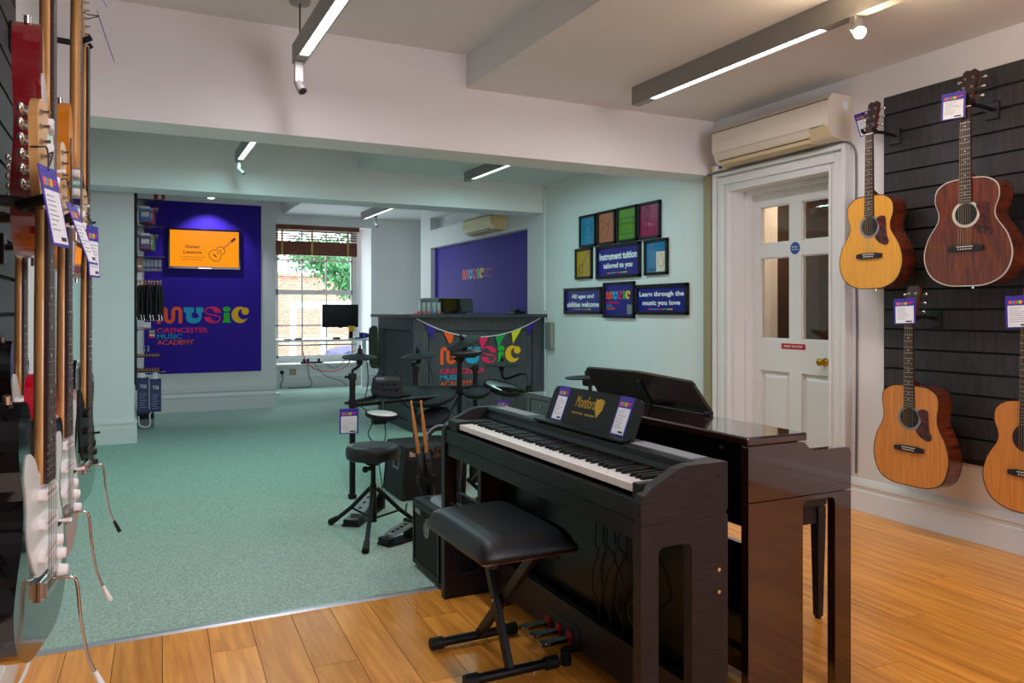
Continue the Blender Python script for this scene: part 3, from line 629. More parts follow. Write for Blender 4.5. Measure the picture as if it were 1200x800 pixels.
# ================================================================ RECEPTION COUNTER
CX, CY = 2.50, 7.27
ct = thing('reception_counter', 'dark grey wood reception counter with the coloured music logo', 'counter', (3.2, CY, 0))
bx('carcass', 'counter_wood', CX+.03, XR-.003, CY+.03, CY+.09, .01, 1.13, ct, True)
bx('side_carcass', 'counter_wood', CX+.03, CX+.09, CY+.09, 8.46, .01, 1.13, ct, True)
o = MB(); o.box(CX, XR-.003, CY, CY+.03, 1.0, 1.13).build('front_rail', 'counter_wood', ct, True, .002)
MB().box(CX, XR-.003, CY, CY+.03, .01, .10).build('plinth', 'counter_wood', ct, True, .002)
for x0, x1 in ((CX, CX+.16), (3.82, XR-.003)): bx('front_stile', 'counter_wood', x0, x1, CY, CY+.03, .10, 1.0, ct, True, .002)
bx('front_panel', 'counter_wood', CX+.17, 3.81, CY+.008, CY+.03, .11, .99, ct, True, .001)
MB().box(CX, CX+.03, CY+.03, 8.46, 1.0, 1.13).build('side_rail', 'counter_wood', ct, True, .002)
MB().box(CX, CX+.03, CY+.03, 8.46, .01, .10).build('side_plinth', 'counter_wood', ct, True, .002)
for y0, y1 in ((CY+.03, CY+.17), (8.30, 8.46)): bx('side_stile', 'counter_wood', CX, CX+.03, y0, y1, .10, 1.0, ct, True, .002)
bx('side_panel', 'counter_wood', CX+.012, CX+.03, CY+.18, 8.29, .11, .99, ct, True, .001)
bx('countertop', 'counter_top', CX-.06, XR-.002, CY-.07, 8.56, 1.13, 1.165, ct, True, .004)
logo(ct, FW(2.784, CY+.0078, .665), .905)
# bunting
bu = thing('flag_bunting', 'white cord bunting with seven coloured triangular flags on the counter', 'bunting', (3.2, CY-.02, .9))
cat = lambda s: (2.53+s*(3.90-2.53), 1.125-.19*(1-(2*s-1)**2))
MB().tube([(cat(k/24)[0], CY-.012, cat(k/24)[1]) for k in range(25)], .006, 6).build('cord', 'cable_white', bu, True)
for s, c in zip((.095, .245, .385, .52, .665, .80, .935), ('purple_flag', 'orange', 'blue', 'pink', 'green_flag', 'yellow_flag', 'purple_flag')):
    a = cat(s-.045); d = cat(s+.045)
    MB().prism([a, d, ((a[0]+d[0])/2+(.5-s)*.12-.01, min(a[1], d[1])-.125)], 0, .0015, Matrix(((1, 0, 0, 0), (0, 0, 1, CY-.012), (0, 1, 0, 0), (0, 0, 0, 1)))).build('flag', 'logo_'+c, bu, True)
# things on the counter
Z = 1.165
t = thing('counter_monitor', 'black monitor standing on the reception counter', 'monitor', (3.05, 7.6, Z))
Mm = Matrix.Translation((3.06, 7.50, Z)) @ Matrix.Rotation(math.radians(10), 4, 'Z') @ Matrix.Rotation(math.radians(-8), 4, 'X')
MB().box(-.20, .20, 0, .03, .02, .165, Mm).build('display', 'black_gloss', t, True, .004); MB().box(-.17, .17, .03, .05, .04, .14, Mm).build('rear_shell', 'black', t, True, .004)
MB().box(-.03, .03, .04, .07, .014, .09, Mm).build('neck', 'black', t, True); MB().box(2.96, 3.16, 7.49, 7.62, Z, Z+.012).build('foot', 'black', t, True)
t = thing('till_box', 'grey metal till unit behind the counter monitor', 'till', (2.9, 7.75, Z))
bx('body', 'exit_grey', 2.83, 3.15, 7.68, 8.0, Z, Z+.165, t, True, .006); bx('lid', 'grey_metal', 2.825, 3.155, 7.675, 8.0, Z+.155, Z+.17, t, True, .003)
for k, (x, c) in enumerate(zip((2.625, 2.675, 2.725, 2.785, 2.835), ('pink', 'orange', 'pink', 'blue', 'orange'))):
    t = thing('sweet_jar', 'clear plastic pot with %s picks on the counter' % {'pink': 'pink and red', 'orange': 'orange', 'blue': 'blue'}[c], 'pot', (x, 7.45, Z), group='clear pots of picks on the counter')
    MB().lathe([(.017, 0), (.019, .001), (.021, .12), (.0195, .12), (.0175, .003), (.001, .003)], None, 16).build('pot', 'clear_plastic', t); MB().lathe([(.001, .004), (.016, .004), (.0165, .03+.004*k), (.001, .034+.004*k)], None, 12).build('picks', 'logo_'+c, t)
for i, (x, c) in enumerate(((2.56, 'pink'), (2.59, 'pink'), (2.61, 'green'))): tag(MB().prism(catmull([(0, 0), (.018, .012), (.016, .024), (0, .028), (-.016, .024), (-.018, .012)], 3), 0, .012, Matrix.Translation((x, 7.34+.02*i, Z))).build('eraser', 'logo_'+c), 'loose %s rubber novelty lying by the clear pots' % {'pink': 'pink', 'green': 'green'}[c], 'trinket', 'loose trinkets by the pots')
tag(bx('leaflet_stack', 'paper', 2.46, 2.58, 7.75, 7.95, Z, Z+.008), 'low stack of white leaflets at the counter corner', 'leaflets')
t = thing('desk_phone', 'small black telephone at the wall end of the counter', 'phone', (3.8, 7.6, Z)); bx('base', 'black', 3.74, 3.88, 7.55, 7.70, Z, Z+.03, t, True, .008); bx('handset', 'black', 3.76, 3.80, 7.53, 7.71, Z+.03, Z+.055, t, True, .01)
# coat hanging on the counter side
cpr = catmull([(-.10, 0), (.10, 0), (.15, -.1), (.17, -.42), (.10, -.46), (-.12, -.45), (-.18, -.38), (-.15, -.1)], 4)
t = thing('hanging_coat', 'olive grey coat hanging on the side of the reception counter', 'coat', (CX-.02, 8.52, .55))
MB().prism([(x*.6, z) for x, z in cpr], -.0, .035, frame((CX-.012, 8.52, 1.02), (0, -1, 0), (0, 0, 1))).build('body', 'coat_fabric', t, True, .012); MB().prism(catmull([(0, .0), (.05, -.02), (.08, -.2), (.05, -.36), (0, -.37), (-.02, -.15)], 4), .03, .06, frame((CX-.012, 8.57, 1.0), (0, -1, 0), (0, 0, 1))).build('sleeve', 'coat_fabric', t, True, .01)
t = MB().tube(catmull([(3.93, 7.20, 1.13), (3.935, 7.205, .9), (3.93, 7.20, .7), (3.935, 7.21, .55)], 5, False), .006, 6).build('white_cable', 'cable_white'); tag(t, 'white cable hanging down beside the counter end', 'cable')
t = thing('wall_box', 'small grey box on the pale wall beside the counter', 'enclosure', (XR, 7.0, .8)); bx('case', 'grey_metal', XR-.05, XR-.001, 7.04, 7.17, .80, 1.08, t, True, .01); bx('grille', 'exit_grey', XR-.053, XR-.05, 7.06, 7.15, .84, 1.05, t, True)  # plain grey box on the wall at the counter end

# ================================================================ PRICE CARDS
def price_card(o, right, up, w, h, label, loop=None, group='purple price cards'):
    """o = top centre of the card"""
    M = frame(o, right, up); t = thing('price_card', label, 'price card', tuple(M.translation), group=group)
    q = MB(); q.box(-w/2, w/2, -h, 0, -.0015, 0, M); q.build('card', 'card_purple', t, True)
    q = MB(); q.box(-w*.42, w*.42, -h*.965, -h*.30, 0, .0006, M); q.build('label_sheet', 'paper', t, True)
    for k, c in enumerate(('orange', 'blue', 'pink', 'green', 'yellow')):
        MB().box(-w*.38+k*w*.10, -w*.29+k*w*.10, -h*.25, -h*.15, 0, .0006, M).build('logo_mark', 'logo_'+c, t, True)
    q = MB(); q.box(w*.14, w*.40, -h*.175, -h*.155, 0, .0006, M).box(w*.14, w*.32, -h*.215, -h*.195, 0, .0006, M); q.build('logo_words', 'logo_pink', t, True)
    q = MB(); rg = random.Random(hash(label) % 97)
    for k in range(8): q.box(-w*.36, -w*.36+w*rg.uniform(.25, .72), -h*(.37+.06*k)-h*.012, -h*(.37+.06*k), .0006, .001, M)
    q.build('small_print', 'print_grey', t, True)
    MB().box(w*.05, w*.34, -h*.93, -h*.88, .0006, .001, M).build('price_line', 'print_dark', t, True)
    if loop: MB().tube(catmull([M @ Vector((0, -.006, .001))]+[Vector(p) for p in loop]+[M @ Vector((.004, -.006, -.002))], 5, False), .0016, 5).build('string_loop', 'cable_black', t, True)
    return t

# ================================================================ FRONT DIGITAL PIANO (matt black)
p1 = thing('digital_piano', 'matt black digital piano with open keys and gold lettered music rest', 'piano', (1.33, 2.37, 0))
Xf, Xb, Y0, Y1 = 1.18, 1.467, 1.65, 3.07
def rrect(x0, x1, z0, z1, r, n=5):
    o = []
    for cx_, cz_, a in ((x1-r, z1-r, 0), (x0+r, z1-r, PI/2), (x0+r, z0+r, PI), (x1-r, z0+r, 1.5*PI)):
        o += [(cx_+r*math.cos(a+PI/2*i/n), cz_+r*math.sin(a+PI/2*i/n)) for i in range(n+1)]
    return o
def rmatch(x0, x1, z0, z1, n=5):
    o = []
    for cx_, cz_ in ((x1, z1), (x0, z1), (x0, z0), (x1, z0)): o += [(cx_, cz_)]*(n+1)
    return o
MY = lambda y: Matrix(((1, 0, 0, 0), (0, 0, 1, y), (0, 1, 0, 0), (0, 0, 0, 1)))
for y in (Y0, Y1-.035):
    lg = MB().ring(rmatch(Xf, Xb, 0, .645), rrect(1.235, 1.345, .09, .585, .022), 0, .035, MY(y)).build('end_panel', 'piano_wood', p1, True)
    ck = MB().prism([(Xf, .66), (Xf, .705), (1.19, .722), (1.215, .742), (1.30, .783), (1.33, .79), (Xb, .79), (Xb, .66)], 0, .035, MY(y)).build('cheek', 'piano_wood', p1, True, .003)
    MB().prism([(Xf+.003, .645), (Xf+.003, .66), (Xb-.003, .66), (Xb-.003, .645)], .002, .033, MY(y)).build('cheek_joint', 'red_felt' if False else 'piano_wood', p1, True)
for x, z in ((1.435, .50), (1.435, .44), (1.435, .755)): MB().cyl((x, Y0-.0025, z), (x, Y0, z), .0055 if z < .7 else .004, n=10).build('screw_cap', 'nickel' if z < .7 else 'dark_metal', p1, True)
a, c = Y0+.035, Y1-.035
bx('key_bed', 'piano_black', Xf+.012, Xb-.01, a, c, .61, .70, p1, True); MB().box(Xf+.004, Xf+.03, a, c, .655, .706).build('key_slip', 'piano_black', p1, True, .003); MB().box(Xf+.01, Xf+.026, a, c, .60, .651).build('front_rail', 'piano_black', p1, True, .002)
K0, K1 = 1.712, 2.936; kw = (K1-K0)/52; KX = 1.207
for y0_, y1_ in ((a, K0-.001), (K1+.001, c)): bx('key_block', 'piano_black', Xf+.015, 1.36, y0_, y1_, .70, .748, p1, True, .003)
wk = MB().box(0, .148, .0005, kw-.0005, -.020, 0).mesh('white_key', 'key_white'); bk = MB().prism([(0, 0), (.006, .011), (.098, .0115), (.098, 0)], -.0052, .0052, MY(0)).mesh('black_key', 'black')
NOTES = 'A B C D E F G'.split()
for i in range(52):
    o = link('white_key', wk, p1, True); o.location = (KX, K1-(i+1)*kw, .738)     # bass at the far end
    if i < 51 and NOTES[i % 7] in 'ACDFG':
        sh = {'A': 0, 'C': .003, 'D': -.003, 'F': .003, 'G': 0}[NOTES[i % 7]]
        o = link('black_key', bk, p1, True); o.location = (KX+.05, K1-(i+1)*kw+sh, .7375)
bx('key_felt', 'red_felt', 1.354, 1.357, K0, K1, .735, .741, p1, True)
MB().prism([(1.357, .70), (1.357, .752), (1.366, .766), (1.372, .785), (1.385, .79), (Xb-.004, .79), (Xb-.004, .60), (Xb-.03, .60), (Xb-.03, .70)], a, c, MY(0)).build('control_panel', 'piano_black', p1, True, .003)
for y0_, y1_ in ((Y0+.07, Y0+.36), (Y1-.36, Y1-.07)): bx('speaker_grille', 'exit_grey', 1.395, 1.455, y0_, y1_, .789, .7915, p1, True, .002)
for k in range(3): bx('panel_mark', 'red_sign', 1.3572-.002, 1.3572, 1.79+.075*k, 1.80+.075*k, .745, .748, p1, True)
bx('back_panel', 'piano_back', Xb-.03, Xb-.012, a, c, .062, .60, p1, True); bx('kick_board', 'piano_wood', 1.385, 1.42, a, c, .035, .17, p1, True, .003)
bx('foot_rail', 'piano_black', 1.42, Xb, a, c, .02, .06, p1, True)
# music rest
Mr = frame((1.402, 2.30, .79), (0, -1, 0), (.36, 0, .93))
rest = MB().prism([(-.275, 0), (.285, 0), (.285, .118)]+circ(.26, .113, .025, n=5, a0=0, a1=PI/2)+[(.0, .142)]+circ(-.25, .113, .025, n=5, a0=PI/2, a1=PI)+[(-.275, .11)], -.012, 0, Mr).build('music_rest', 'black', p1, True, .002)
bx('rest_ledge', 'piano_black', 1.368, 1.402, 2.02, 2.60, .79, .799, p1, True, .003)
txt('Montford', 'gold', rest, Mr @ Matrix.Translation((-.095, .075, .0003)), w=.125, h=.042, bold=.0)
MB().prism([(.035, .066), (.075, .066+.0), (.078, .09), (.078, .112), (.032, .112), (.032, .09)] if False else [(.055, .05), (.078, .08), (.08, .112), (.055, .118), (.03, .112), (.032, .08)], .0003, .001, Mr).build('crest', 'gold', rest, True)
q = MB()
for k in range(14):
    if k != 7: q.box(-.105+.0108*k, -.100+.0108*k, .05, .057, .0003, .0009, Mr)
q.build('small_lettering', 'gold', rest, True)
# pedals
pd = MB().box(1.380, 1.387, 2.29, 2.54, .045, .11).build('pedal_housing', 'piano_wood', p1, True, .003)
for y in (2.50, 2.425, 2.35):
    MB().prism(catmull([(.0, -.011), (.0, .011), (-.05, .015), (-.085, .019), (-.105, .012), (-.108, 0), (-.105, -.012), (-.085, -.019), (-.05, -.015)], 4), .055, .068, Matrix.Translation((1.40-.03, y, 0))).build('pedal', 'chrome', p1, True, .004)
    bx('pedal_felt', 'red_felt', 1.372, 1.381, y-.014, y+.014, .045, .085, p1, True)
MB().cyl((1.335, 2.30, 0), (1.335, 2.30, .05), .019, n=14).build('adjuster_foot', 'rubber_dark', p1, True); bx('adjuster_bracket', 'piano_black', 1.33, 1.387, 2.285, 2.315, .04, .055, p1, True)
price_card((1.452, 2.497, .9215), (0, -1, 0), (.36, 0, .93), .078, .13, 'purple price card at the bass end of the black piano music rest')
price_card((1.452, 2.10, .9215), (0, -1, 0), (.36, 0, .93), .08, .13, 'purple price card at the treble end of the black piano music rest')
# leads hanging under the front piano
rg = random.Random(5)
for k in range(5):
    y = 1.95+.07*k; pts = [(1.426, y, .612), (1.42, y+.02, .50-.02*k), (1.405+.004*k, y+.03*(k % 3-1), .40), (1.408+.003*k, y-.05+.02*k, .33), (1.416, y+.03, .26), (1.4285, y+.012, .20), (1.4285, y+.002, .13), (1.4285, y, .061)]
    tag(MB().tube(catmull(pts, 6, False), .003, 6).build('hanging_lead', 'cable_black'), 'thin looping lead hanging beneath the matt black piano', 'cable', 'leads under the matt black piano')

# ================================================================ REAR DIGITAL PIANO (gloss)
p2 = thing('gloss_piano', 'glossy dark brown digital piano standing back to back with the black one', 'piano', (1.85, 2.46, 0))
A0, A1, R0, R1 = 1.75, 3.17, 1.634, 2.06
prof = [(R0, .635), (R0, .80), (1.845, .80), (1.86, .797), (1.872, .785), (1.885, .774), (1.905, .77), (2.04, .77), (2.055, .765), (R1, .75), (R1, .635)]
for y in (A0, A1-.03):
    MB().prism(prof, 0, .03, MY(y)).build('end_cheek', 'piano_gloss', p2, True, .004)
    MB().prism([(R0, 0), (R0, .632), (R1, .632), (R1, 0), (1.99, 0), (1.99, .60), (1.985, .612), (1.975, .618), (1.865, .618), (1.852, .605), (1.852, 0)], 0, .03, MY(y)).build('end_panel', 'piano_gloss', p2, True, .002)
bx('lid', 'piano_gloss', R0-.008, 1.865, A0-.005, A1+.005, .803, .828, p2, True, .005)
bx('rear_panel', 'black_gloss', R0+.002, R0+.02, A0+.03, A1-.03, .56, .803, p2, True); bx('upper_case', 'piano_black', R0+.02, 1.86, A0+.03, A1-.03, .66, .803, p2, True)
for y in (A0+.12, A1-.14): MB().cyl((R0-.004, y, .78), (R0+.002, y, .78), .005, n=8).build('screw_cap', 'nickel', p2, True)
bx('key_bed', 'piano_gloss', 1.70, 2.05, A0+.03, A1-.03, .618, .66, p2, True, .003); MB().prism([(1.86, .66), (2.05, .66), (2.05, .70), (1.90, .765), (1.86, .785)], A0+.03, A1-.03, MY(0)).build('key_cover', 'piano_gloss', p2, True, .004)
bx('lower_panel', 'black_gloss', 1.80, 1.818, A0+.03, A1-.03, .10, .44, p2, True); bx('pedal_rail', 'piano_gloss', 1.78, 1.84, A0+.03, A1-.03, .03, .10, p2, True, .003)
for y in (2.39, 2.46, 2.53): MB().prism([(0, -.012), (.09, -.018), (.1, 0), (.09, .018), (0, .012)], .04, .052, Matrix.Translation((1.84, y, 0))).build('pedal', 'brass', p2, True, .003)
Md = frame((1.862, 2.54, .828), (0, -1, 0), (-.5, 0, .87))
de = MB().prism([(-.375, .0), (.36, .0), (.362, .01), (.335, .115)]+circ(.318, .118, .018, n=5, a0=.1, a1=PI/2)+[(.0, .152)]+circ(-.36, .128, .015, n=5, a0=PI/2, a1=PI)+[(-.378, .11)], -.012, 0, Md).build('music_desk', 'black_gloss', p2, True, .003)
bx('desk_prop', 'dark_metal', -.014, .014, 0, .115, 0, .006, de, True); p2.children[0]
bpy.data.objects[de.children[0].name].matrix_parent_inverse = Md
MB().cyl((1.85, 2.165, .835), (1.85, 2.195, .835), .009, n=10).build('desk_hinge', 'dark_metal', p2, True)
# its stool
t = thing('piano_stool', 'dark brown wooden piano stool tucked under the glossy piano', 'stool', (2.26, 2.54, 0))
bx('seat_pad', 'vinyl', 2.09, 2.45, 2.185, 2.89, .44, .50, t, True, .015); 
b = MB(); b.box(2.11, 2.43, 2.20, 2.22, .375, .44).box(2.11, 2.43, 2.855, 2.875, .375, .44).box(2.105, 2.125, 2.20, 2.875, .375, .44).box(2.415, 2.435, 2.20, 2.875, .375, .44); b.build('apron', 'piano_wood', t, True, .002)
for x in (2.10, 2.40):
    for y in (2.19, 2.845):
        M = Matrix(((1, 0, 0, x), (0, 1, 0, y), (0, 0, 1, 0), (0, 0, 0, 1))); vs = [M @ Vector(v) for v in ((.008, .008, .01), (.034, .008, .01), (.034, .034, .01), (.008, .034, .01), (0, 0, .40), (.04, 0, .40), (.04, .04, .40), (0, .04, .40), (0, 0, .44), (.04, 0, .44), (.04, .04, .44), (0, .04, .44))]
        q = MB().add(vs, [(0, 1, 2, 3), (8, 9, 10, 11)]+[(i+4*k, (i+1) % 4+4*k, (i+1) % 4+4*k+4, i+4*k+4) for k in range(2) for i in range(4)]); lg = q.build('leg', 'piano_wood', t, True)
        MB().cyl(M @ Vector((.021, .021, 0)), M @ Vector((.021, .021, .012)), .012, n=8).build('foot_glide', 'rubber_dark', lg, True)

# ================================================================ FOLDING PIANO BENCH
t = thing('piano_bench', 'black padded folding piano bench on a crossed steel frame', 'bench', (1.11, 2.37, 0))
def cushion(x0, x1, y0, y1, z0, z1, nx=14, ny=18):
    vs = []; fs = []
    for i in range(nx+1):
        for j in range(ny+1):
            a_, b_ = 2*i/nx-1, 2*j/ny-1; e = (1-abs(a_)**7)*(1-abs(b_)**8)
            s = 1-.03*(abs(a_*b_))**6
            vs.append(((x0+x1)/2+a_*s*(x1-x0)/2, (y0+y1)/2+b_*s*(y1-y0)/2, z0+.018+(z1-z0-.018)*max(0, e)**.6))
    n = len(vs); vs += [(v[0], v[1], z0) for v in vs]
    g = lambda i, j: i*(ny+1)+j
    for i in range(nx):
        for j in range(ny): fs += [(g(i, j), g(i+1, j), g(i+1, j+1), g(i, j+1)), (n+g(i, j), n+g(i, j+1), n+g(i+1, j+1), n+g(i+1, j))]
    bd = [g(i, 0) for i in range(nx)]+[g(nx, j) for j in range(ny)]+[g(i, ny) for i in range(nx, 0, -1)]+[g(0, j) for j in range(ny, 0, -1)]
    fs += [(bd[k], n+bd[k], n+bd[(k+1) % len(bd)], bd[(k+1) % len(bd)]) for k in range(len(bd))]
    return MB().add(vs, fs, True)
st_ = cushion(.925, 1.262, 2.08, 2.585, .455, .525).build('seat', 'vinyl', t, True)
MB().box(1.018, 1.020, 2.10, 2.565, .5235, .5252).build('seam', 'rubber_dark', st_, True)
bx('seat_base', 'mahogany', .94, 1.25, 2.10, 2.565, .445, .456, t, True)
for x in (.985, 1.20): bx('seat_rail', 'black', x-.012, x+.012, 2.12, 2.55, .425, .447, t, True, .003)
def barbox(p, q, wd, hd, up=(1, 0, 0)):
    p = Vector(p); q = Vector(q); d = q-p; L_ = d.length; M = frame(p, up, d); return MB().box(-wd/2, wd/2, 0, L_, -hd/2, hd/2, M)
barbox((1.118, 2.29, .03), (1.118, 2.52, .44), .022, .034).build('frame_bar', 'black', t, True, .003); barbox((1.142, 2.59, .03), (1.142, 2.16, .44), .022, .034).build('frame_bar', 'black', t, True, .003)
for y in (2.595, 2.285):
    fb = MB().cyl((.965, y, .025), (1.285, y, .025), .016, n=14).build('foot_bar', 'black', t, True)
    for x0 in (.957, 1.247): MB().cyl((x0, y, .025), (x0+.045, y, .025), .0215, n=16).build('end_cap', 'rubber_dark', fb, True)
MB().cyl((1.155, 2.395, .222), (1.175, 2.395, .222), .026, n=18).build('height_knob', 'rubber_dark', t, True); MB().cyl((1.105, 2.395, .222), (1.155, 2.395, .222), .006, n=10).build('pivot_bolt', 'chrome', t, True)

# ================================================================ SLAT WALLS
def slatwall(name, label, side, y0, y1, z0, z1, pitch, X):
    t = thing(name, label, 'wall panel', (X, (y0+y1)/2, z0))
    s = -1 if side == 'R' else 1
    e = lambda d: sorted((X, X+s*d))
    bx('backing_board', 'slat_gap', *e(.008), y0, y1, z0, z1, t, True)
    z = z1; me = {}
    while z > z0+.02:
        h = min(pitch, z-z0)-.012; x = sorted((X+s*.006, X+s*.021))
        bx('slat', 'slat', *x, y0, y1, z-h, z, t, True); z -= pitch
    ye = sorted((y1, y1+.004)); x = sorted((X, X+s*.022)); bx('edge_trim', 'slat', *x, *ye, z0, z1, t, True)
    return t
slatwall('slatted_panel', 'dark slatted display wall panel behind the hanging acoustic guitars', 'R', -.3, 3.108, .40, 2.433, .112, XR-.001)
slatwall('slatted_panel', 'dark slatted display wall panel behind the hanging electric guitars', 'L', -.6, 3.03, .62, 2.75, .112, XL+.001)

# ================================================================ GUITARS
LOOPS = {}   # where a price card's cord goes round each guitar's head
def hanger(label, X, y, z, reach, s, grp, sp=.037):
    """wall hook: plate on the slats at X, arm reaching towards the room (s = +1/-1 along X), padded fork at its end"""
    t = thing('guitar_hanger', label, 'hanger', (X, y, z), group=grp)
    x = sorted((X, X+s*.012)); bx('plate', 'hanger', *x, y-.035, y+.035, z-.055, z+.035, t, True, .004)
    MB().tube([(X+s*.01, y, z-.005), (X+s*reach*.5, y, z+.004), (X+s*(reach-.02), y, z)], .01, 8).build('arm', 'hanger', t, True)
    MB().tube(catmull([(X+s*(reach+.03), y-sp+.003, z+.012), (X+s*(reach+.01), y-sp, z), (X+s*(reach-.02), y-.02, z-.006), (X+s*(reach-.022), y, z-.006), (X+s*(reach-.02), y+.02, z-.006), (X+s*(reach+.01), y+sp, z), (X+s*(reach+.03), y+sp-.003, z+.012)], 4, False), .0095, 8).build('padded_fork', 'rubber_dark', t, True)
    return t
def MF(y=0):   # front plane of a guitar: outline x -> local x, outline y -> local z, depth towards -Y
    return Matrix(((1, 0, 0, 0), (0, 0, -1, y), (0, 1, 0, 0), (0, 0, 0, 1)))
def strings(t, x0, z0, y0, x1, z1, y1, m='string', n=6):
    for k in range(n):
        u = k/(n-1)*2-1
        MB().cyl((u*x0, y0, z0), (u*x1, y1, z1), .0004 if u > 0 else .0006, n=5, cap=False).build('string', m, t)
def frets(t, zn, scale, w0, w1, zend, yf, n=20, m='nickel'):
    for k in range(1, n+1):
        z = zn-scale*(1-2**(-k/12)); 
        if z < zend+.004: break
        u = (zn-z)/(zn-zend); hw = w0+(w1-w0)*u
        bx('fret', m, -hw, hw, yf-.0012, yf, z-.0012, z+.0012, t)
    b = MB()
    for k in (3, 5, 7, 9, 12, 15, 17):
        z = zn-scale*(1-(2**(-k/12)+2**(-(k-1)/12))/2)
        if z > zend: b.cyl((0, yf-.0005, z), (0, yf, z), .003, n=8)
    b.build('position_dots', 'paper', t)
def pegs(t, pts, side, y, m='nickel', depth=.028):
    for (x, z), s in zip(pts, side):
        b = MB().cyl((x, y-.012, z), (x, y+.02, z), .0032, n=8)
        b.cyl((x, y-.003, z), (x, y-.001, z), .006, n=10); o = b.build('tuning_post', m, t)
        MB().cyl((x, y+.018, z), (x+s*depth, y+.018, z), .0025, n=6).box(x-.007, x+.007, y+.012, y+.024, z-.008, z+.008).ball((x+s*(depth+.007), y+.018, z), .0085, 8, (1, .6, .8)).build('tuning_key', m, o)
OM = ([(0, 0), (.09, .006), (.165, .05), (.197, .135), (.178, .225), (.132, .30), (.126, .345), (.143, .40), (.135, .455), (.09, .488), (.03, .496)], .496)
DR = ([(0, 0), (.10, .005), (.17, .045), (.201, .14), (.186, .235), (.15, .31), (.143, .36), (.151, .42), (.142, .47), (.095, .502), (.03, .508)], .508)
def acoustic(label, loc, rotz, top, side, shape, guard=True, bind='rosewood', head='rosewood', keym='nickel', ros='binding', scale=1.05, wide=1.0):
    t = thing('acoustic_guitar', label, 'guitar', loc, rotz, 'acoustic guitars on the slatted wall')
    half, L_ = shape; out = catmull(half[1:] + [(0, L_)] + [(-x, z) for x, z in reversed(half[1:])] + [(0, 0)], 4)
    yb0, yb1 = .052, -.048
    MB().prism(out, -yb0, -yb1-.003, MF(), True).build('body', side, t)
    MB().prism([(p[0]*.995, .002+p[1]*.993) for p in out], -yb1-.003, -yb1, MF()).build('soundboard', top, t)
    ri = [((p[0]-0)*.972, .248+(p[1]-.248)*.976) for p in out]; o2 = [(p[0]*1.004, .248+(p[1]-.248)*1.004) for p in out]
    MB().ring(o2, [(p[0]*.985, .248+(p[1]-.248)*.987) for p in out], -yb1-.004, -yb1+.0012, MF()).build('front_binding', bind, t)
    MB().ring(o2, [(p[0]*.985, .248+(p[1]-.248)*.987) for p in out], -yb0-.001, -yb0+.004, MF()).build('back_binding', 'rosewood', t)
    yf = yb1-.0015; zh = L_-.165
    MB().prism(circ(0, zh, .05, n=32), 0, .0006, MF(yf+.001)).build('sound_hole', 'slot_dark' if False else 'black_matte', t)
    MB().ring(circ(0, zh, .062, n=32), circ(0, zh, .0495, n=32), 0, .001, MF(yf+.001)).build('rosette', ros, t)
    if guard: MB().prism(catmull([(.045, zh+.035), (.066, zh+.05), (.095, zh+.045), (.10, zh+.01), (.105, zh-.05), (.118, zh-.085), (.10, zh-.105), (.06, zh-.09), (.035, zh-.062), (.045, zh-.045), (.062, zh-.01)], 3), 0, .0012, MF(yf)).build('pickguard', 'tortoise', t)
    zb = L_-.165-.155
    br = MB().prism([(-.078, zb-.012), (-.045, zb-.016), (.045, zb-.016), (.078, zb-.012), (.078, zb+.008), (.045, zb+.014), (-.045, zb+.014), (-.078, zb+.008)], 0, .009, MF(yf)).build('bridge', 'black_matte', t)
    MB().box(-.036, .036, yf-.012, yf-.008, zb+.004, zb+.007).build('saddle', 'white', br)
    for k in range(6): MB().cyl((-.0275+.011*k, yf-.012, zb-.006), (-.0275+.011*k, yf-.008, zb-.006), .0028, n=8).build('bridge_pin', 'white', br)
    zn = zb+.645; zj = L_+.0; ze = zh+.052
    # neck, heel, fretboard, head
    nk = []; 
    for z, w_, d_ in ((zj-.006, .027, .022), (zj+.02, .0265, .018), ((zj+zn)/2, .0245, .017), (zn-.01, .0225, .016), (zn+.01, .022, .018)):
        nk.append([(w_*math.cos(a), yf-.001+d_*math.sin(a)*1.2, z) for a in [PI*i/8 for i in range(9)]])
    vs = [v for r in nk for v in r]; fs = [(i*9+j, i*9+j+1, (i+1)*9+j+1, (i+1)*9+j) for i in range(len(nk)-1) for j in range(8)]+[(i*9+8, i*9, (i+1)*9, (i+1)*9+8) for i in range(len(nk)-1)]+[tuple(range(9)), tuple(range(len(vs)-9, len(vs)))]
    MB().add(vs, fs, True).build('neck', 'mahogany', t)
    MB().prism([(0, 0), (.018, .0), (.085, -.03), (.09, -.012), (.02, .03), (0, .03)], -.014, .014, Matrix(((0, 0, 1, 0), (1, 0, 0, yf), (0, 1, 0, zj), (0, 0, 0, 1)))).build('heel', 'mahogany', t, bevel=.006)
    MB().prism([(-.0285, ze), (.0285, ze), (.0225, zn), (-.0225, zn)], 0, .006, MF(yf)).build('fretboard', 'rosewood', t)
    frets(t, zn, .645, .0222, .0275, ze, yf-.006); MB().box(-.0222, .0222, yf-.0085, yf+.002, zn, zn+.005).build('nut', 'white', t)
    T = Matrix.Translation((0, yf, zn+.005)) @ Matrix.Rotation(math.radians(-12), 4, 'X')
    hd = [(-.021, 0), (.021, 0), (.029, .025), (.034, .165), (.02, .178), (0, .172), (-.02, .178), (-.034, .165), (-.029, .025)]
    H = MB().prism(hd, -.013, .001, T @ MF()).build('headstock', 'mahogany', t); MB().prism([(x*.98, z) for x, z in hd], .001, .003, T @ MF()).build('head_veneer', head, H)
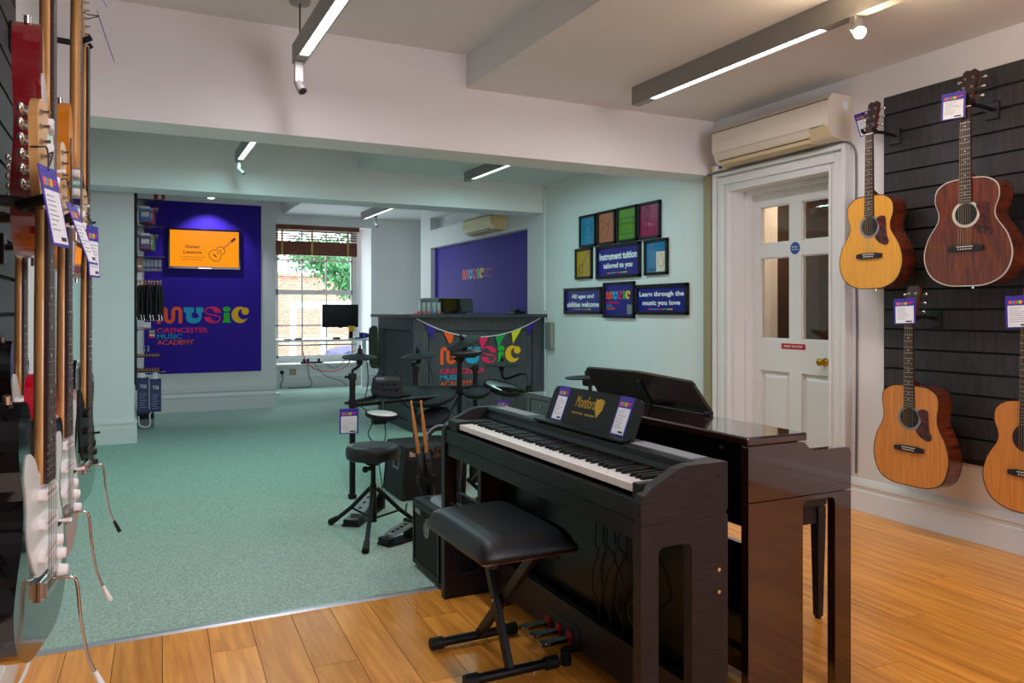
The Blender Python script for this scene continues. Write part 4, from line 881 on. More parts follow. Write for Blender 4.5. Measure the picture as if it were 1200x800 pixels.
    for sx in (-1, 1):
        for k in range(3):
            b = MB(); z = .045+.045*k; x = sx*.018
            b.cyl(T @ Vector((x, -.014, z)), T @ Vector((x, .008, z)), .003, n=8).cyl(T @ Vector((x, -.005, z)), T @ Vector((x, -.003, z)), .006, n=10); q = b.build('tuning_post', keym, H)
            b = MB(); b.cyl(T @ Vector((x, .018, z)), T @ Vector((sx*.05, .018, z)), .0025, n=6).box(-.008, .008, -.006, .006, -.01, .01, T @ Matrix.Translation((x, .019, z))).ball(T @ Vector((sx*.057, .018, z)), .009, 8, (1, .6, .9)).build('tuning_key', keym, q)
    strings(t, .0275, zb-.002, yf-.012, .018, zn+.004, yf-.009)
    MB().cyl((0, .0, -.010), (0, 0, .002), .006, .006, 10).build('strap_button', 'nickel', t)
    t.scale = (scale*wide, scale, scale)
    LOOPS[label] = [ROOTM[t.name] @ Matrix.Diagonal((scale*wide, scale, scale, 1)) @ T @ Vector(p) for p in ((-.022, -.010, .0675), (-.036, .004, .0675), (-.026, .017, .0675), (.026, .017, .0675), (.036, .004, .0675), (.022, -.010, .0675))]
    return t, zn*scale
ACO = []
RZ = -PI/2
for args in ((('natural spruce small bodied acoustic guitar hung by the door frame', (3.772, 3.035, 1.323), RZ, 'spruce', 'mahogany', OM), dict(ros='exit_grey')),
             (('dark mahogany acoustic guitar with red brown figured top', (3.772, 2.475, 1.322), RZ, 'mahogany', 'mahogany', OM), dict(bind='binding', scale=1.075, wide=1.07)),
             (('natural square shouldered acoustic guitar with dark red pickguard on the lower hooks', (3.772, 2.787, .272), RZ, 'cedar', 'mahogany', DR), dict(ros='exit_grey', wide=1.05)),
             (('natural cedar acoustic guitar without a pickguard on the lower hooks', (3.772, 2.185, .262), RZ, 'cedar', 'mahogany', OM), dict(guard=False, bind='rosewood', ros='rosewood'))):
    t, zn = acoustic(*args[0], **args[1]); loc = args[0][1]; ACO.append(t)
    nm = {0: 'natural spruce guitar', 1: 'dark mahogany guitar', 2: 'lower guitar with dark red pickguard', 3: 'cedar guitar without pickguard'}[len(ACO)-1]
    hanger('black wall hook holding up the head of the '+nm, XR-.022, loc[1], loc[2]+zn+.018, .205, -1, 'black guitar hooks')
d_ = (-.25, -.97, 0)
LA = [LOOPS[a['label']] for a in ACO]
price_card((3.83, 3.185, 2.352), (.55, -.75, .25), (.05, .22, 1), .077, .143, 'purple price card hanging on the natural spruce guitar head', [LA[0][k] for k in (2, 1, 0, 5, 4, 3)])
price_card((3.685, 2.515, 2.285), (.25, -.97, .0), (.15, -.25, 1), .11, .135, 'purple price card hanging on the dark mahogany guitar head', LA[1])
price_card((3.685, 2.79, 1.265), (.25, -.97, .05), (.15, -.25, 1), .11, .135, 'purple price card hanging on the lower guitar with dark red pickguard', LA[2])
price_card((3.685, 2.20, 1.27), (.25, -.97, .05), (.15, -.25, 1), .11, .15, 'purple price card hanging on the cedar guitar without pickguard', LA[3])

SO = [(0, 0), (.085, .006), (.14, .045), (.162, .11), (.145, .18), (.117, .235), (.118, .285), (.135, .335), (.125, .372), (.095, .377), (.068, .345), (.045, .318), (.02, .308), (-.02, .308), (-.042, .325), (-.06, .365), (-.08, .415), (-.11, .432), (-.136, .405), (-.138, .34), (-.117, .275), (-.122, .21), (-.152, .15), (-.165, .10), (-.145, .04), (-.085, .004)]
def electric(label, loc, rotz, colour, guard='pickguard', board='rosewood', knobm='white', tip='white', arm=True, bridge='chrome', neckm='maple', tele=False):
    t = thing('electric_guitar', label, 'guitar', loc, rotz, 'electric guitars on the slatted wall')
    out = catmull(SO, 4)
    MB().prism(out, -.0225, .0225, MF()).build('body', colour, t, bevel=.009, seg=3)
    yf = -.0225
    pg = [(.03, .30), (.055, .325), (.085, .352), (.108, .35), (.115, .32), (.098, .275), (.098, .235), (.12, .19), (.125, .14), (.10, .095), (.06, .075), (.045, .10), (.02, .125), (-.04, .128), (-.075, .16), (-.098, .21), (-.10, .26), (-.112, .31), (-.098, .345), (-.06, .33), (-.03, .30)]
    MB().prism(catmull(pg, 3), 0, .0025, MF(yf)).build('pickguard', guard, t)
    yp = yf-.0025
    for z, tl in ((.265, 0), (.215, 0), (.165, -10)):
        Mt = Matrix.Translation((0, 0, z)) @ Matrix.Rotation(math.radians(tl), 4, 'Y')
        pk = MB().prism(rrect(-.042, .042, -.01, .01, .009, 4), 0, .010, Matrix.Translation((0, 0, z)) @ Matrix.Rotation(math.radians(tl), 4, 'Y') @ MF(yp)).build('pickup', knobm if knobm != 'black' else 'black', t)
        b = MB()
        for k in range(6): b.cyl(Mt @ Vector((-.026+.0104*k, yp-.0115, 0)), Mt @ Vector((-.026+.0104*k, yp-.009, 0)), .0024, n=7)
        b.build('pole_pieces', 'nickel', pk)
    for x, z in ((.075, .135), (.09, .10), (.055, .165)): MB().lathe([(.001, 0), (.012, 0), (.0105, .004), (.0095, .015), (.001, .016)], frame((x, yp, z), (1, 0, 0), (0, 0, 1)), 16).build('knob', knobm, t)
    sw = MB().box(.085, .115, yp-.001, yp, .175, .185, Matrix.Translation((0, 0, .005))).build('switch_slot', 'black', t); MB().cyl((.09, yp, .19), (.082, yp-.022, .193), .0025, .004, 8).build('switch_tip', knobm, sw)
    br = MB().box(-.042, .042, yp-.004, yf, .085, .12).build('bridge_plate', bridge, t, bevel=.001)
    for k in range(6): MB().box(-.0315+.0105*k-.0045, -.0315+.0105*k+.0055, yp-.011, yp-.004, .09, .115).build('saddle', 'nickel', br)
    MB().box(-.036, .036, yf-.001, yf+.0, .03, .083).build('tail_block', bridge, t) if False else None
    if arm:
        am = MB().tube(catmull([(.036, yp-.002, .10), (.040, yp-.03, .10), (.046, yp-.04, .085), (.05, yp-.045, .02), (.052, yp-.055, -.045), (.055, yp-.068, -.085)], 4, False), .003, 7).build('tremolo_arm', 'chrome', t)
        MB().cyl((.0548, yp-.067, -.082), (.058, yp-.083, -.118), .0045, .006, 9).build('arm_tip', tip, am)
    zn, ze = .752, .282
    nk = []
    for z, w_, d_ in ((ze, .028, .02), (.34, .028, .02), (.37, .027, .017), (.56, .0245, .0165), (zn, .0215, .015)):
        nk.append([(w_*math.cos(a), yp+.0-.004+d_*math.sin(a)*1.25, z) for a in [PI*i/8 for i in range(9)]])
    vs = [v for r in nk for v in r]; fs = [(i*9+j, i*9+j+1, (i+1)*9+j+1, (i+1)*9+j) for i in range(len(nk)-1) for j in range(8)]+[(i*9+8, i*9, (i+1)*9, (i+1)*9+8) for i in range(len(nk)-1)]+[tuple(range(9)), tuple(range(len(vs)-9, len(vs)))]
    MB().add(vs, fs, True).build('neck', neckm, t)
    yk = yp-.004
    MB().prism([(-.0285, ze), (.0285, ze), (.0215, zn), (-.0215, zn)], 0, .006, MF(yk)).build('fretboard', board, t, bevel=.001)
    frets(t, zn, .648, .0215, .028, ze, yk-.006, 21); MB().box(-.0215, .0215, yk-.008, yk, zn, zn+.004).build('nut', 'white', t)
    hd = catmull([(-.0215, 0), (.0215, 0), (.028, .02), (.036, .034), (.026, .06), (.02, .10), (.026, .135), (.036, .160), (.02, .186), (-.012, .187), (-.03, .165), (-.037, .12), (-.038, .05), (-.035, .022), (-.028, .008)], 3)
    T = Matrix.Translation((0, yk+.004, zn+.004)) @ Matrix.Rotation(math.radians(-2), 4, 'X')
    H = MB().prism(hd, -.012, .002, T @ MF()).build('headstock', neckm, t, bevel=.002)
    for k in range(6):
        x, z = -.022+.004*(k == 5), .035+.0255*k; b = MB()
        b.cyl(T @ Vector((x, -.018, z)), T @ Vector((x, .0, z)), .003, n=8).cyl(T @ Vector((x, -.006, z)), T @ Vector((x, -.002, z)), .0055, n=10); q = b.build('tuning_post', 'nickel', H)
        MB().box(-.010, .008, .012, .024, -.008, .008, T @ Matrix.Translation((x, 0, z))).cyl(T @ Vector((x-.008, .019, z)), T @ Vector((x-.024, .019, z)), .0028, n=7).ball(T @ Vector((x-.031, .019, z)), .0095, 8, (1, .6, .95)).build('tuning_key', 'nickel', q)
    LOOPS[label] = [ROOTM[t.name] @ Vector(p) for p in ((-.026, -.0345, .8548), (-.0415, -.026, .8548), (-.032, -.0095, .8548), (.018, -.0095, .8548), (.0265, -.022, .8548), (.012, -.0345, .8548))]
    strings(t, .0265, .10, yp-.0115, .0175, zn+.003, yk-.0085, 'string_steel')
    MB().cyl((0, 0, -.012), (0, 0, .002), .006, n=10).build('strap_button', 'nickel', t); MB().cyl((-.115, 0, .43), (-.118, 0, .443), .006, n=10).build('strap_button', 'nickel', t)
    return t
LZ = PI/2
EL = [('black gloss electric guitar with white pickguard on the lower hooks', (-.154, 1.58, .622), 'black_gloss', dict(turn=9)),
      ('dark red gloss electric guitar on the upper hooks', (-.166, 1.80, 1.30), 'guitar_red', dict(arm=False, turn=0)),
      ('bright red electric guitar with white pickguard on the lower hooks', (-.152, 2.03, .635), 'guitar_fiesta', dict(turn=8)),
      ('orange sunburst electric guitar with pale maple fretboard', (-.150, 2.42, 1.302), 'guitar_orange', dict(board='maple', guard='clear_dark', arm=False, turn=3)),
      ('black electric guitar with black pickguard and black knobs', (-.138, 2.70, .625), 'black_gloss', dict(guard='black', knobm='black', tip='black', turn=8)),
      ('amber electric guitar on the upper hooks nearest the ceiling beam', (-.150, 2.905, 1.305), 'guitar_orange', dict(board='rosewood', guard='black', knobm='black', arm=False, turn=3)),
      ('black electric guitar hung close to the slats behind the black gloss one', (-.285, 2.50, .69), 'black_gloss', dict(arm=False, turn=3))]
for lb, loc, c, kw in EL:
    electric(lb, loc, LZ-math.radians(kw.pop('turn')), c, **kw)
    nm = lb.split(' electric guitar')[0]+' electric guitar' if 'close to' not in lb else 'guitar hung close to the slats'
    if c == 'black_gloss' and loc[1] == 2.70: nm = 'black guitar with black knobs'
    hanger('black wall hook holding up the head of the '+nm, XL+.022, loc[1], loc[2]+.765, loc[0]-XL-.022+.012, 1, 'black guitar hooks', .041)
LE = [LOOPS[e[0]] for e in EL]
price_card((-.1185, 1.478, 1.435), (.3, .95, 0), (-.18, 0, 1), .066, .132, 'purple price card tied to the black gloss electric guitar head', LE[0])
price_card((-.1086, 1.90, 1.428), (.22, .97, 0), (-.35, 0, 1), .068, .136, 'purple price card tied to the bright red electric guitar head', LE[2])
price_card((-.093, 2.595, 1.448), (.35, .94, 0), (-.05, -.02, 1), .075, .15, 'purple price card tied to the guitar with black knobs', LE[4])
price_card((-.085, 2.315, 2.15), (.12, .99, 0), (-.22, 0, 1), .068, .145, 'purple price card tied to the orange sunburst electric guitar head', LE[3])
price_card((-.085, 2.80, 2.14), (.06, .99, 0), (-.32, 0, 1), .068, .145, 'purple price card tied to the amber electric guitar head', LE[5])
t = MB().tube(catmull([(-.33, 3.15, .20), (-.30, 3.10, .14), (-.29, 3.02, .06), (-.31, 2.93, .012), (-.335, 2.80, .006)], 6, False), .006, 7).build('wall_lead', 'cable_white'); tag(t, 'white lead trailing down the left wall onto the floorboards', 'cable')

# ================================================================ DRUM THRONE
tx, ty = 1.19, 4.12
t = thing('drum_throne', 'round black padded drum stool on a folding tripod', 'stool', (tx, ty, .006))
T = Matrix.Translation((0, 0, 0))
MB().lathe([(.001, .395), (.13, .395), (.143, .402), (.148, .43), (.146, .455), (.135, .468), (.10, .474), (.001, .472)], None, 36).build('seat', 'vinyl', t)
MB().lathe([(.03, .36), (.08, .392), (.08, .396), (.001, .396), (.001, .36)], None, 18).build('seat_clamp', 'black', t)
MB().cyl((0, 0, .12), (0, 0, .37), .0135, n=14).build('post', 'black', t); MB().cyl((0, 0, .10), (0, 0, .26), .018, n=14).build('sleeve', 'dark_metal', t)
MB().cyl((-.04, -.02, .345), (.0, 0, .345), .012, n=10).ball((-.05, -.025, .345), .018, 8).build('wing_bolt', 'rubber_dark', t)
for fx, fy in ((1.013, 4.358), (1.045, 3.755), (1.46, 4.03)):
    d = Vector((fx-tx, fy-ty, 0)); e = d.normalized()
    lg = MB().tube([e*.02+Vector((0, 0, .235)), d*.5+Vector((0, 0, .115)), d*.93+Vector((0, 0, .02))], .0115, 10).build('leg', 'black', t)
    MB().cyl(d*.84+Vector((0, 0, .042)), d+Vector((0, 0, .014)), .015, .019, 12).build('rubber_foot', 'rubber_dark', lg)
    MB().tube([e*.015+Vector((0, 0, .075)), d*.52+Vector((0, 0, .115))], .006, 8).build('brace', 'black', t)
MB().cyl((0, 0, .055), (0, 0, .11), .02, n=12).build('lower_collar', 'dark_metal', t)

# ================================================================ ELECTRONIC DRUM KIT
kit = thing('drum_kit', 'black electronic drum kit with rubber pads on a tubular rack', 'drum kit', (1.9, 5.2, .006))
def tb(name, pts, r, m='black', n=10): return MB().tube(pts, r, n).build(name, m, kit, True)
def clampx(p, s=.022): 
    return MB().box(p[0]-s, p[0]+s, p[1]-s, p[1]+s, p[2]-s, p[2]+s).cyl((p[0]-s*2.2, p[1], p[2]), (p[0]-s, p[1], p[2]), s*.45, n=8).build('clamp', 'rubber_dark', kit, True, .005)
posts = [((1.281, 4.906), .80), ((1.95, 5.62), .78), ((2.24, 5.45), .86), ((2.40, 5.52), .78), ((2.62, 5.05), .66)]
for (x, y), h in posts:
    tb('rack_post', [(x, y, .006), (x, y, h)], .019); bx('post_foot', 'rubber_dark', x-.024, x+.024, y-.024, y+.024, .006, .035, kit, True, .006)
zr = .615
tb('rack_bar', [(1.281, 4.906, zr), (1.95, 5.62, zr)], .018); tb('rack_bar', [(1.95, 5.62, zr), (2.40, 5.52, zr)], .018); tb('rack_bar', [(2.40, 5.52, zr), (2.62, 5.05, zr)], .018)
tb('rack_arm', [(1.29, 4.91, .60), (1.60, 5.02, .60), (1.95, 5.10, .60)], .015)
for p in ((1.281, 4.906, .615), (1.281, 4.906, .78), (1.95, 5.62, .615), (2.24, 5.45, .60), (2.40, 5.52, .615), (2.62, 5.05, .615), (2.24, 5.45, .84), (2.40, 5.52, .76)): clampx(p)
def disc(name, c, r, th, tilt, m, edge=None, top=None):
    """pad: flat round disc with rim; tilt=(rx,ry) degrees"""
    M = Matrix.Translation(c) @ Matrix.Rotation(math.radians(tilt[1]), 4, 'Y') @ Matrix.Rotation(math.radians(tilt[0]), 4, 'X')
    o = MB().lathe([(.001, -th), (r*.6, -th), (r*.97, -th*.45), (r, -th*.1), (r*.985, th*.15), (r*.93, th*.2), (r*.90, 0), (.001, 0)], M, 32).build(name, m, kit, True)
    if top: MB().lathe([(.001, 0), (r*.90, 0), (r*.89, .004), (.001, .004)], M, 32).build('playing_surface', top, o, True)
    return o, M
def cymbal(c, r, tilt):
    M = Matrix.Translation(c) @ Matrix.Rotation(math.radians(tilt[1]), 4, 'Y') @ Matrix.Rotation(math.radians(tilt[0]), 4, 'X')
    o = MB().lathe([(.001, -.012), (r*.3, -.012), (r*.98, -.008), (r, -.004), (r*.98, 0), (r*.34, .010), (r*.2, .022), (.001, .022)], M, 36).build('cymbal_pad', 'rubber', kit, True)
    MB().lathe([(.012, .02), (.016, .028), (.014, .05), (.007, .056), (.006, .075), (.001, .076)], M, 14).build('wing_nut', 'rubber_dark', o, True)
    MB().lathe([(.001, -.06), (.016, -.055), (.022, -.03), (.02, -.012), (.001, -.012)], M, 14).build('sensor_box', 'rubber_dark', o, True)
    return M @ Vector((0, 0, -.05))
q = cymbal((1.335, 4.93, .905), .112, (6, 0)); tb('cymbal_arm', catmull([(1.281, 4.906, .78), (1.285, 4.91, .82), (1.31, 4.93, .83), (1.335, 4.93, .85), tuple(q)], 4, False), .009)
q = cymbal((2.0, 5.70, .855), .137, (4, -8)); tb('cymbal_arm', catmull([(1.95, 5.62, .70), (1.97, 5.62, .76), (1.93, 5.64, .79), (2.0, 5.69, .80), tuple(q)], 4, False), .010)
q = cymbal((2.25, 5.40, .965), .135, (6, -24)); tb('cymbal_arm', [(2.24, 5.45, .84), (2.26, 5.44, .90), tuple(q)], .010)
q = cymbal((2.665, 5.60, .775), .145, (2, 0)); tb('cymbal_arm', catmull([(2.62, 5.05, .62), (2.72, 5.25, .70), (2.76, 5.45, .705), (2.69, 5.58, .66), (2.665, 5.60, .70), tuple(q)], 4, False), .011)
disc('drum_pad', (2.26, 5.36, .895), .125, .035, (4, -4), 'rubber', top='exit_grey'); tb('pad_arm', [(2.24, 5.45, .80), (2.26, 5.38, .865)], .011)
disc('snare_pad', (1.425, 4.74, .556), .105, .035, (6, 4), 'rubber_dark', top='white'); tb('pad_arm', [(1.50, 4.97, .60), (1.47, 4.86, .545), (1.43, 4.76, .53)], .011); bx('pad_mount', 'rubber_dark', 1.36, 1.45, 4.70, 4.76, .495, .53, kit, True, .008)
disc('tom_pad', (1.90, 5.12, .605), .165, .045, (10, -12), 'rubber_dark', top='rubber'); disc('tom_pad', (1.80, 5.42, .63), .14, .045, (12, 0), 'rubber_dark', top='rubber')
disc('tom_pad', (1.86, 5.0, .48), .12, .03, (16, -22), 'rubber_dark', top='rubber'); disc('tom_pad', (2.56, 5.36, .62), .155, .05, (14, 10), 'rubber_dark', top='foot_plate')
disc('tom_pad', (2.32, 5.30, .60), .10, .04, (10, -10), 'rubber_dark', top='rubber')
for a_, b_ in (((2.24, 5.45, .60), (1.97, 5.18, .57)), ((2.24, 5.45, .56), (1.98, 5.05, .46)), ((2.40, 5.52, .60), (2.54, 5.38, .585)), ((2.24, 5.45, .58), (2.31, 5.33, .575))): tb('pad_arm', [a_, b_], .013)
# module
Mm = Matrix.Translation((1.575, 5.10, .685)) @ Matrix.Rotation(math.radians(-20), 4, 'Z') @ Matrix.Rotation(math.radians(-30), 4, 'X') @ Matrix.Diagonal((1.12, 1.12, 1.12, 1))
mod = MB().prism([(-.085, -.055), (.06, -.075), (.09, -.06), (.088, .055), (.075, .07), (-.075, .07), (-.092, .05), (-.1, -.03)], -.02, .02, Mm @ Matrix(((1, 0, 0, 0), (0, 0, -1, 0), (0, 1, 0, 0), (0, 0, 0, 1)))).build('sound_module', 'rubber', kit, True, .006)
MB().box(-.075, .07, -.0215, -.02, .03, .06, Mm).build('module_display', 'screen_dark', mod, True); MB().box(-.07, -.02, -.022, -.02, .042, .05, Mm).build('module_text', 'print_grey', mod, True)
for i in range(3):
    for k in range(2): MB().cyl(Mm @ Vector((-.03+.036*i+.012*k, -.02, .012-.036*k)), Mm @ Vector((-.03+.036*i+.012*k, -.034, .012-.036*k)), .0115, .010, 12).build('module_knob', 'black', mod, True)
for x in (-.05, .045): MB().tube(catmull([Mm @ Vector((x-.02, 0, .065)), Mm @ Vector((x-.01, 0, .095)), Mm @ Vector((x+.01, 0, .095)), Mm @ Vector((x+.02, 0, .065))], 3, False), .006, 6).build('cable_hook', 'black', mod, True)
tb('module_arm', [(1.60, 5.02, .60), (1.59, 5.10, .60)], .014)
# rack brace fan and kick tower
for a_, b_ in (((1.70, 5.05, .59), (1.95, 5.4, .43)), ((1.66, 5.07, .59), (1.86, 5.3, .44))): tb('rack_strut', [a_, b_], .006)
tb('kick_tower', [(2.16, 5.0, .006), (2.16, 5.0, .40)], .03); disc('kick_pad', (2.13, 4.97, .30), .10, .03, (80, -15), 'rubber_dark', top='rubber')
# kit cables
for pts in ([(1.40, 5.0, .88), (1.41, 5.0, .74), (1.37, 4.96, .62), (1.31, 4.92, .58)], [(1.32, 4.90, .60), (1.40, 4.85, .52), (1.36, 4.82, .42), (1.42, 4.84, .34), (1.49, 4.86, .22), (1.47, 4.9, .02)], [(1.44, 4.74, .50), (1.46, 4.78, .40), (1.42, 4.8, .3), (1.47, 4.9, .1), (1.49, 4.95, .012)], [(2.05, 5.66, .83), (2.09, 5.64, .72), (2.08, 5.6, .60)], [(2.0, 5.5, .6), (2.1, 5.4, .5), (2.2, 5.4, .4), (2.24, 5.46, .3)]):
    MB().tube(catmull(pts, 5, False), .0035, 6).build('kit_cable', 'cable_black', kit, True)
# pedals
def pedal(label, p0, p1, w_, board):
    p0 = Vector(p0); p1 = Vector(p1); d = (p1-p0); t = thing('drum_pedal', label, 'pedal', tuple(p0)); L_ = d.length; e = d.normalized(); r = Vector((e.y, -e.x, 0))
    M = Matrix(((r.x, e.x, 0, p0.x), (r.y, e.y, 0, p0.y), (0, 0, 1, p0.z), (0, 0, 0, 1)))
    MB().box(-w_*.6, w_*.6, 0, L_, 0, .012, M).build('base_plate', 'rubber_dark', t, True, .003)
    MB().box(-w_*.5, w_*.5, 0, L_*.22, .012, .04, M).build('heel_plate', 'black', t, True, .004)
    F = M @ Matrix.Translation((0, L_*.2, .042)) @ Matrix.Rotation(math.radians(13), 4, 'X')
    q = MB().prism([(-w_*.4, 0), (w_*.4, 0), (w_*.5, L_*.3), (w_*.5, L_*.75), (-w_*.5, L_*.75), (-w_*.5, L_*.3)], 0, .01, F).build('foot_board', board, t, True, .002)
    for k in range(4): MB().cyl(F @ Vector((0, L_*(.16+.15*k), .01)), F @ Vector((0, L_*(.16+.15*k), .0115)), .011, n=10).build('grip_hole', 'black', q, True)
    MB().box(-w_*.62, w_*.62, L_*.9, L_, 0, .10, M).build('sensor_block', 'rubber_dark', t, True, .008)
    return t
pedal('silver hi-hat pedal behind the drum stool leg', (1.10, 4.26, .007), (1.36, 4.62, .007), .085, 'foot_plate')
pedal('black kick pedal with silver foot board beside the speaker amp', (1.16, 3.84, .007), (1.34, 3.92, .007), .08, 'foot_plate')
price_card((1.248, 4.858, .585), (1, -.12, 0), (0, -.06, 1), .118, .16, 'purple price card tied to the front post of the drum kit', [(1.255, 4.878, .646), (1.262, 4.92, .65), (1.281, 4.927, .65), (1.300, 4.92, .65), (1.290, 4.878, .646)])
price_card((2.50, 5.235, .535), (1, -.3, 0), (0, -.1, 1), .09, .13, 'purple price card tied beneath the far tom pad of the drum kit', [(2.5, 5.26, .555), (2.515, 5.295, .568)])
# separate cymbal stand behind the gloss piano
t = thing('cymbal_stand', 'single black cymbal pad on a stand behind the glossy piano', 'cymbal stand', (2.62, 4.22, .006))
M = Matrix.Translation((2.55, 4.2, .785)) @ Matrix.Rotation(math.radians(-3), 4, 'Y')
cy = MB().lathe([(.001, -.01), (.10, -.008), (.105, -.003), (.10, 0), (.03, .008), (.001, .01)], M, 32).build('cymbal_pad', 'rubber', t, True); MB().lathe([(.02, .005), (.022, .03), (.012, .04), (.001, .041)], M @ Matrix.Translation((.05, 0, 0)), 12).build('wing_nut', 'rubber_dark', cy, True)
MB().box(.02, .085, -.03, .03, -.06, -.005, M).build('sensor_box', 'rubber_dark', cy, True, .008)
MB().cyl((2.615, 4.2, .16), (2.615, 4.2, .75), .012, n=12).build('post', 'black', t, True)
for k in range(3):
    a_ = 2*PI*k/3+.4; MB().tube([(2.615, 4.2, .22), (2.615+.2*math.cos(a_), 4.2+.2*math.sin(a_), .016)], .01, 8).build('leg', 'black', t, True)

# ================================================================ AMPS AND BITS BEHIND THE PIANO
def amp(label, x0, x1, y0, y1, h, face, logo_txt=None, tap=0):
    t = thing('amplifier', label, 'amplifier', ((x0+x1)/2, (y0+y1)/2, .006)); z0 = .006
    for fx in (x0+.03, x1-.03):
        for fy in (y0+.03, y1-.03): MB().cyl((fx, fy, z0), (fx, fy, z0+.012), .014, n=8).build('rubber_foot', 'rubber_dark', t, True)
    z0 += .01
    vs = [(x0, y0, z0), (x1, y0, z0), (x1, y1, z0), (x0, y1, z0), (x0+tap, y0, z0+h), (x1-tap*.3, y0, z0+h), (x1-tap*.3, y1, z0+h), (x0+tap, y1, z0+h)]
    MB().add(vs, [(3, 2, 1, 0), (4, 5, 6, 7), (0, 1, 5, 4), (1, 2, 6, 5), (2, 3, 7, 6), (3, 0, 4, 7)]).build('cabinet', 'amp_black', t, True, .008)
    return t, z0
a1, z0 = amp('small black practice amp with a round badge beside the piano leg', 1.205, 1.45, 3.135, 3.50, .31, 'W')
F = frame((1.2045, 3.50, z0), (0, -1, 0), (0, 0, 1))
MB().ring(rmatch(.012, .353, .012, .298), rrect(.03, .335, .03, .28, .01), 0, .008, F).build('front_trim', 'black', a1, True); MB().prism(rrect(.03, .335, .03, .28, .01), 0, .003, F).build('grille_cloth', 'grille', a1, True)
MB().ring(circ(.19, .20, .036, n=28), circ(.19, .20, .029, n=28), .003, .007, F).build('badge_ring', 'exit_grey', a1, True); MB().prism(circ(.19, .20, .028, n=24), .003, .005, F).build('badge', 'black_gloss', a1, True)
MB().prism([(.176, .19), (.186, .218), (.19, .205), (.196, .218), (.206, .19), (.197, .197), (.19, .185), (.184, .197)], .005, .006, F).build('badge_mark', 'exit_grey', a1, True)
txt('', 'white', a1, F) if False else None
bx('control_strip', 'black_gloss', 1.24, 1.42, 3.18, 3.46, z0+.31, z0+.313, a1, True, .002); bx('handle_slot', 'black_gloss', 1.33, 1.345, 3.2, 3.42, z0+.3125, z0+.318, a1, True, .003)
MB().prism(rrect(.04, .11, .25, .272, .004), .003, .006, F).build('name_plate', 'exit_grey', a1, True)
a2, z0 = amp('larger black combo amp with a side handle standing by the drum stool', 1.53, 1.95, 4.68, 5.08, .325, 'S', tap=.03)
F = FW(1.555, 4.679, z0)
MB().prism(rrect(.0, .375, .02, .25, .02), 0, .006, F).build('grille_cloth', 'grille', a2, True); bx('control_panel', 'black_gloss', 1.57, 1.93, 4.672, 4.68, z0+.25, z0+.315, a2, True, .003)
txt('Ibanez', 'white', a2, F @ Matrix.Translation((  .03, .268, .007)), w=.10, h=.032, bold=.0)
for k in range(5): MB().cyl((1.70+.045*k, 4.672, z0+.283), (1.70+.045*k, 4.655, z0+.283), .010, n=10).build('knob', 'rubber', a2, True)
Fs = frame((1.535, 4.98, z0), (0, -1, 0), (.09, 0, 1)); MB().ring(rmatch(.08, .20, .17, .26), rrect(.095, .185, .185, .245, .008), 0, .006, Fs).build('side_handle_frame', 'exit_grey', a2, True); MB().prism(rrect(.095, .185, .185, .245, .008), 0, .003, Fs).build('side_handle', 'black', a2, True)
# stick holder with two sticks
t = thing('stick_holder', 'black tubular drumstick holder on a thin stand behind the small amp', 'stick holder', (1.46, 3.86, .006))
hx, hy = 1.405, 3.85
STK = []
for dx, px, py in ((-.018, -.083, .03), (.018, -.033, .02)):   # each stick leans, and its tube leans with it
    b0 = Vector((hx+dx, hy, .24)); dd = Vector((hx+px, hy+py, .735))-b0; STK.append((b0, dd)); e = dd.normalized()
    MB().lathe([(.001, -.045), (.019, -.045), (.019, .222), (.016, .222), (.0155, -.03), (.001, -.03)], Matrix.Translation(b0) @ Vector((0, 0, 1)).rotation_difference(e).to_matrix().to_4x4(), 14).build('tube', 'black', t, True)
MB().ring([(hx-.055, hy-.022), (hx+.037, hy-.022), (hx+.037, hy+.035), (hx-.055, hy+.035)], [(hx-.047, hy-.0145), (hx+.0285, hy-.0145), (hx+.0285, hy+.0235), (hx-.047, hy+.0235)], .30, .34).build('tube_clamp', 'rubber_dark', t, True); MB().cyl((hx, hy+.05, .006), (hx, hy+.05, .5), .009, n=10).build('post', 'black', t, True); bx('clamp_arm', 'rubber_dark', hx-.012, hx+.012, hy+.028, hy+.055, .31, .33, t, True)
MB().lathe([(.05, 0), (.05, .012), (.02, .02), (.001, .02)], Matrix.Translation((hx, hy+.05, .006)), 20).build('base', 'black', t, True); MB().cyl((hx-.0005, hy-.010, .42), (hx-.0005, hy-.0135, .42), .007, n=10).build('badge', 'brass', t, True)
for b0, dd in STK:
    s_ = MB().tube([b0-dd*.061, b0+dd*.75, b0+dd*.93, b0+dd*.96], .007, 10, [.0095, .0095, .0055, .004]); s_.ball(b0+dd*.975, .0075, 8, (1, 1, 1.5))
    tag(s_.build('drumstick', 'wood_stick'), 'wooden drumstick standing in the black tubular holder', 'drumstick', 'drumsticks in the holder')
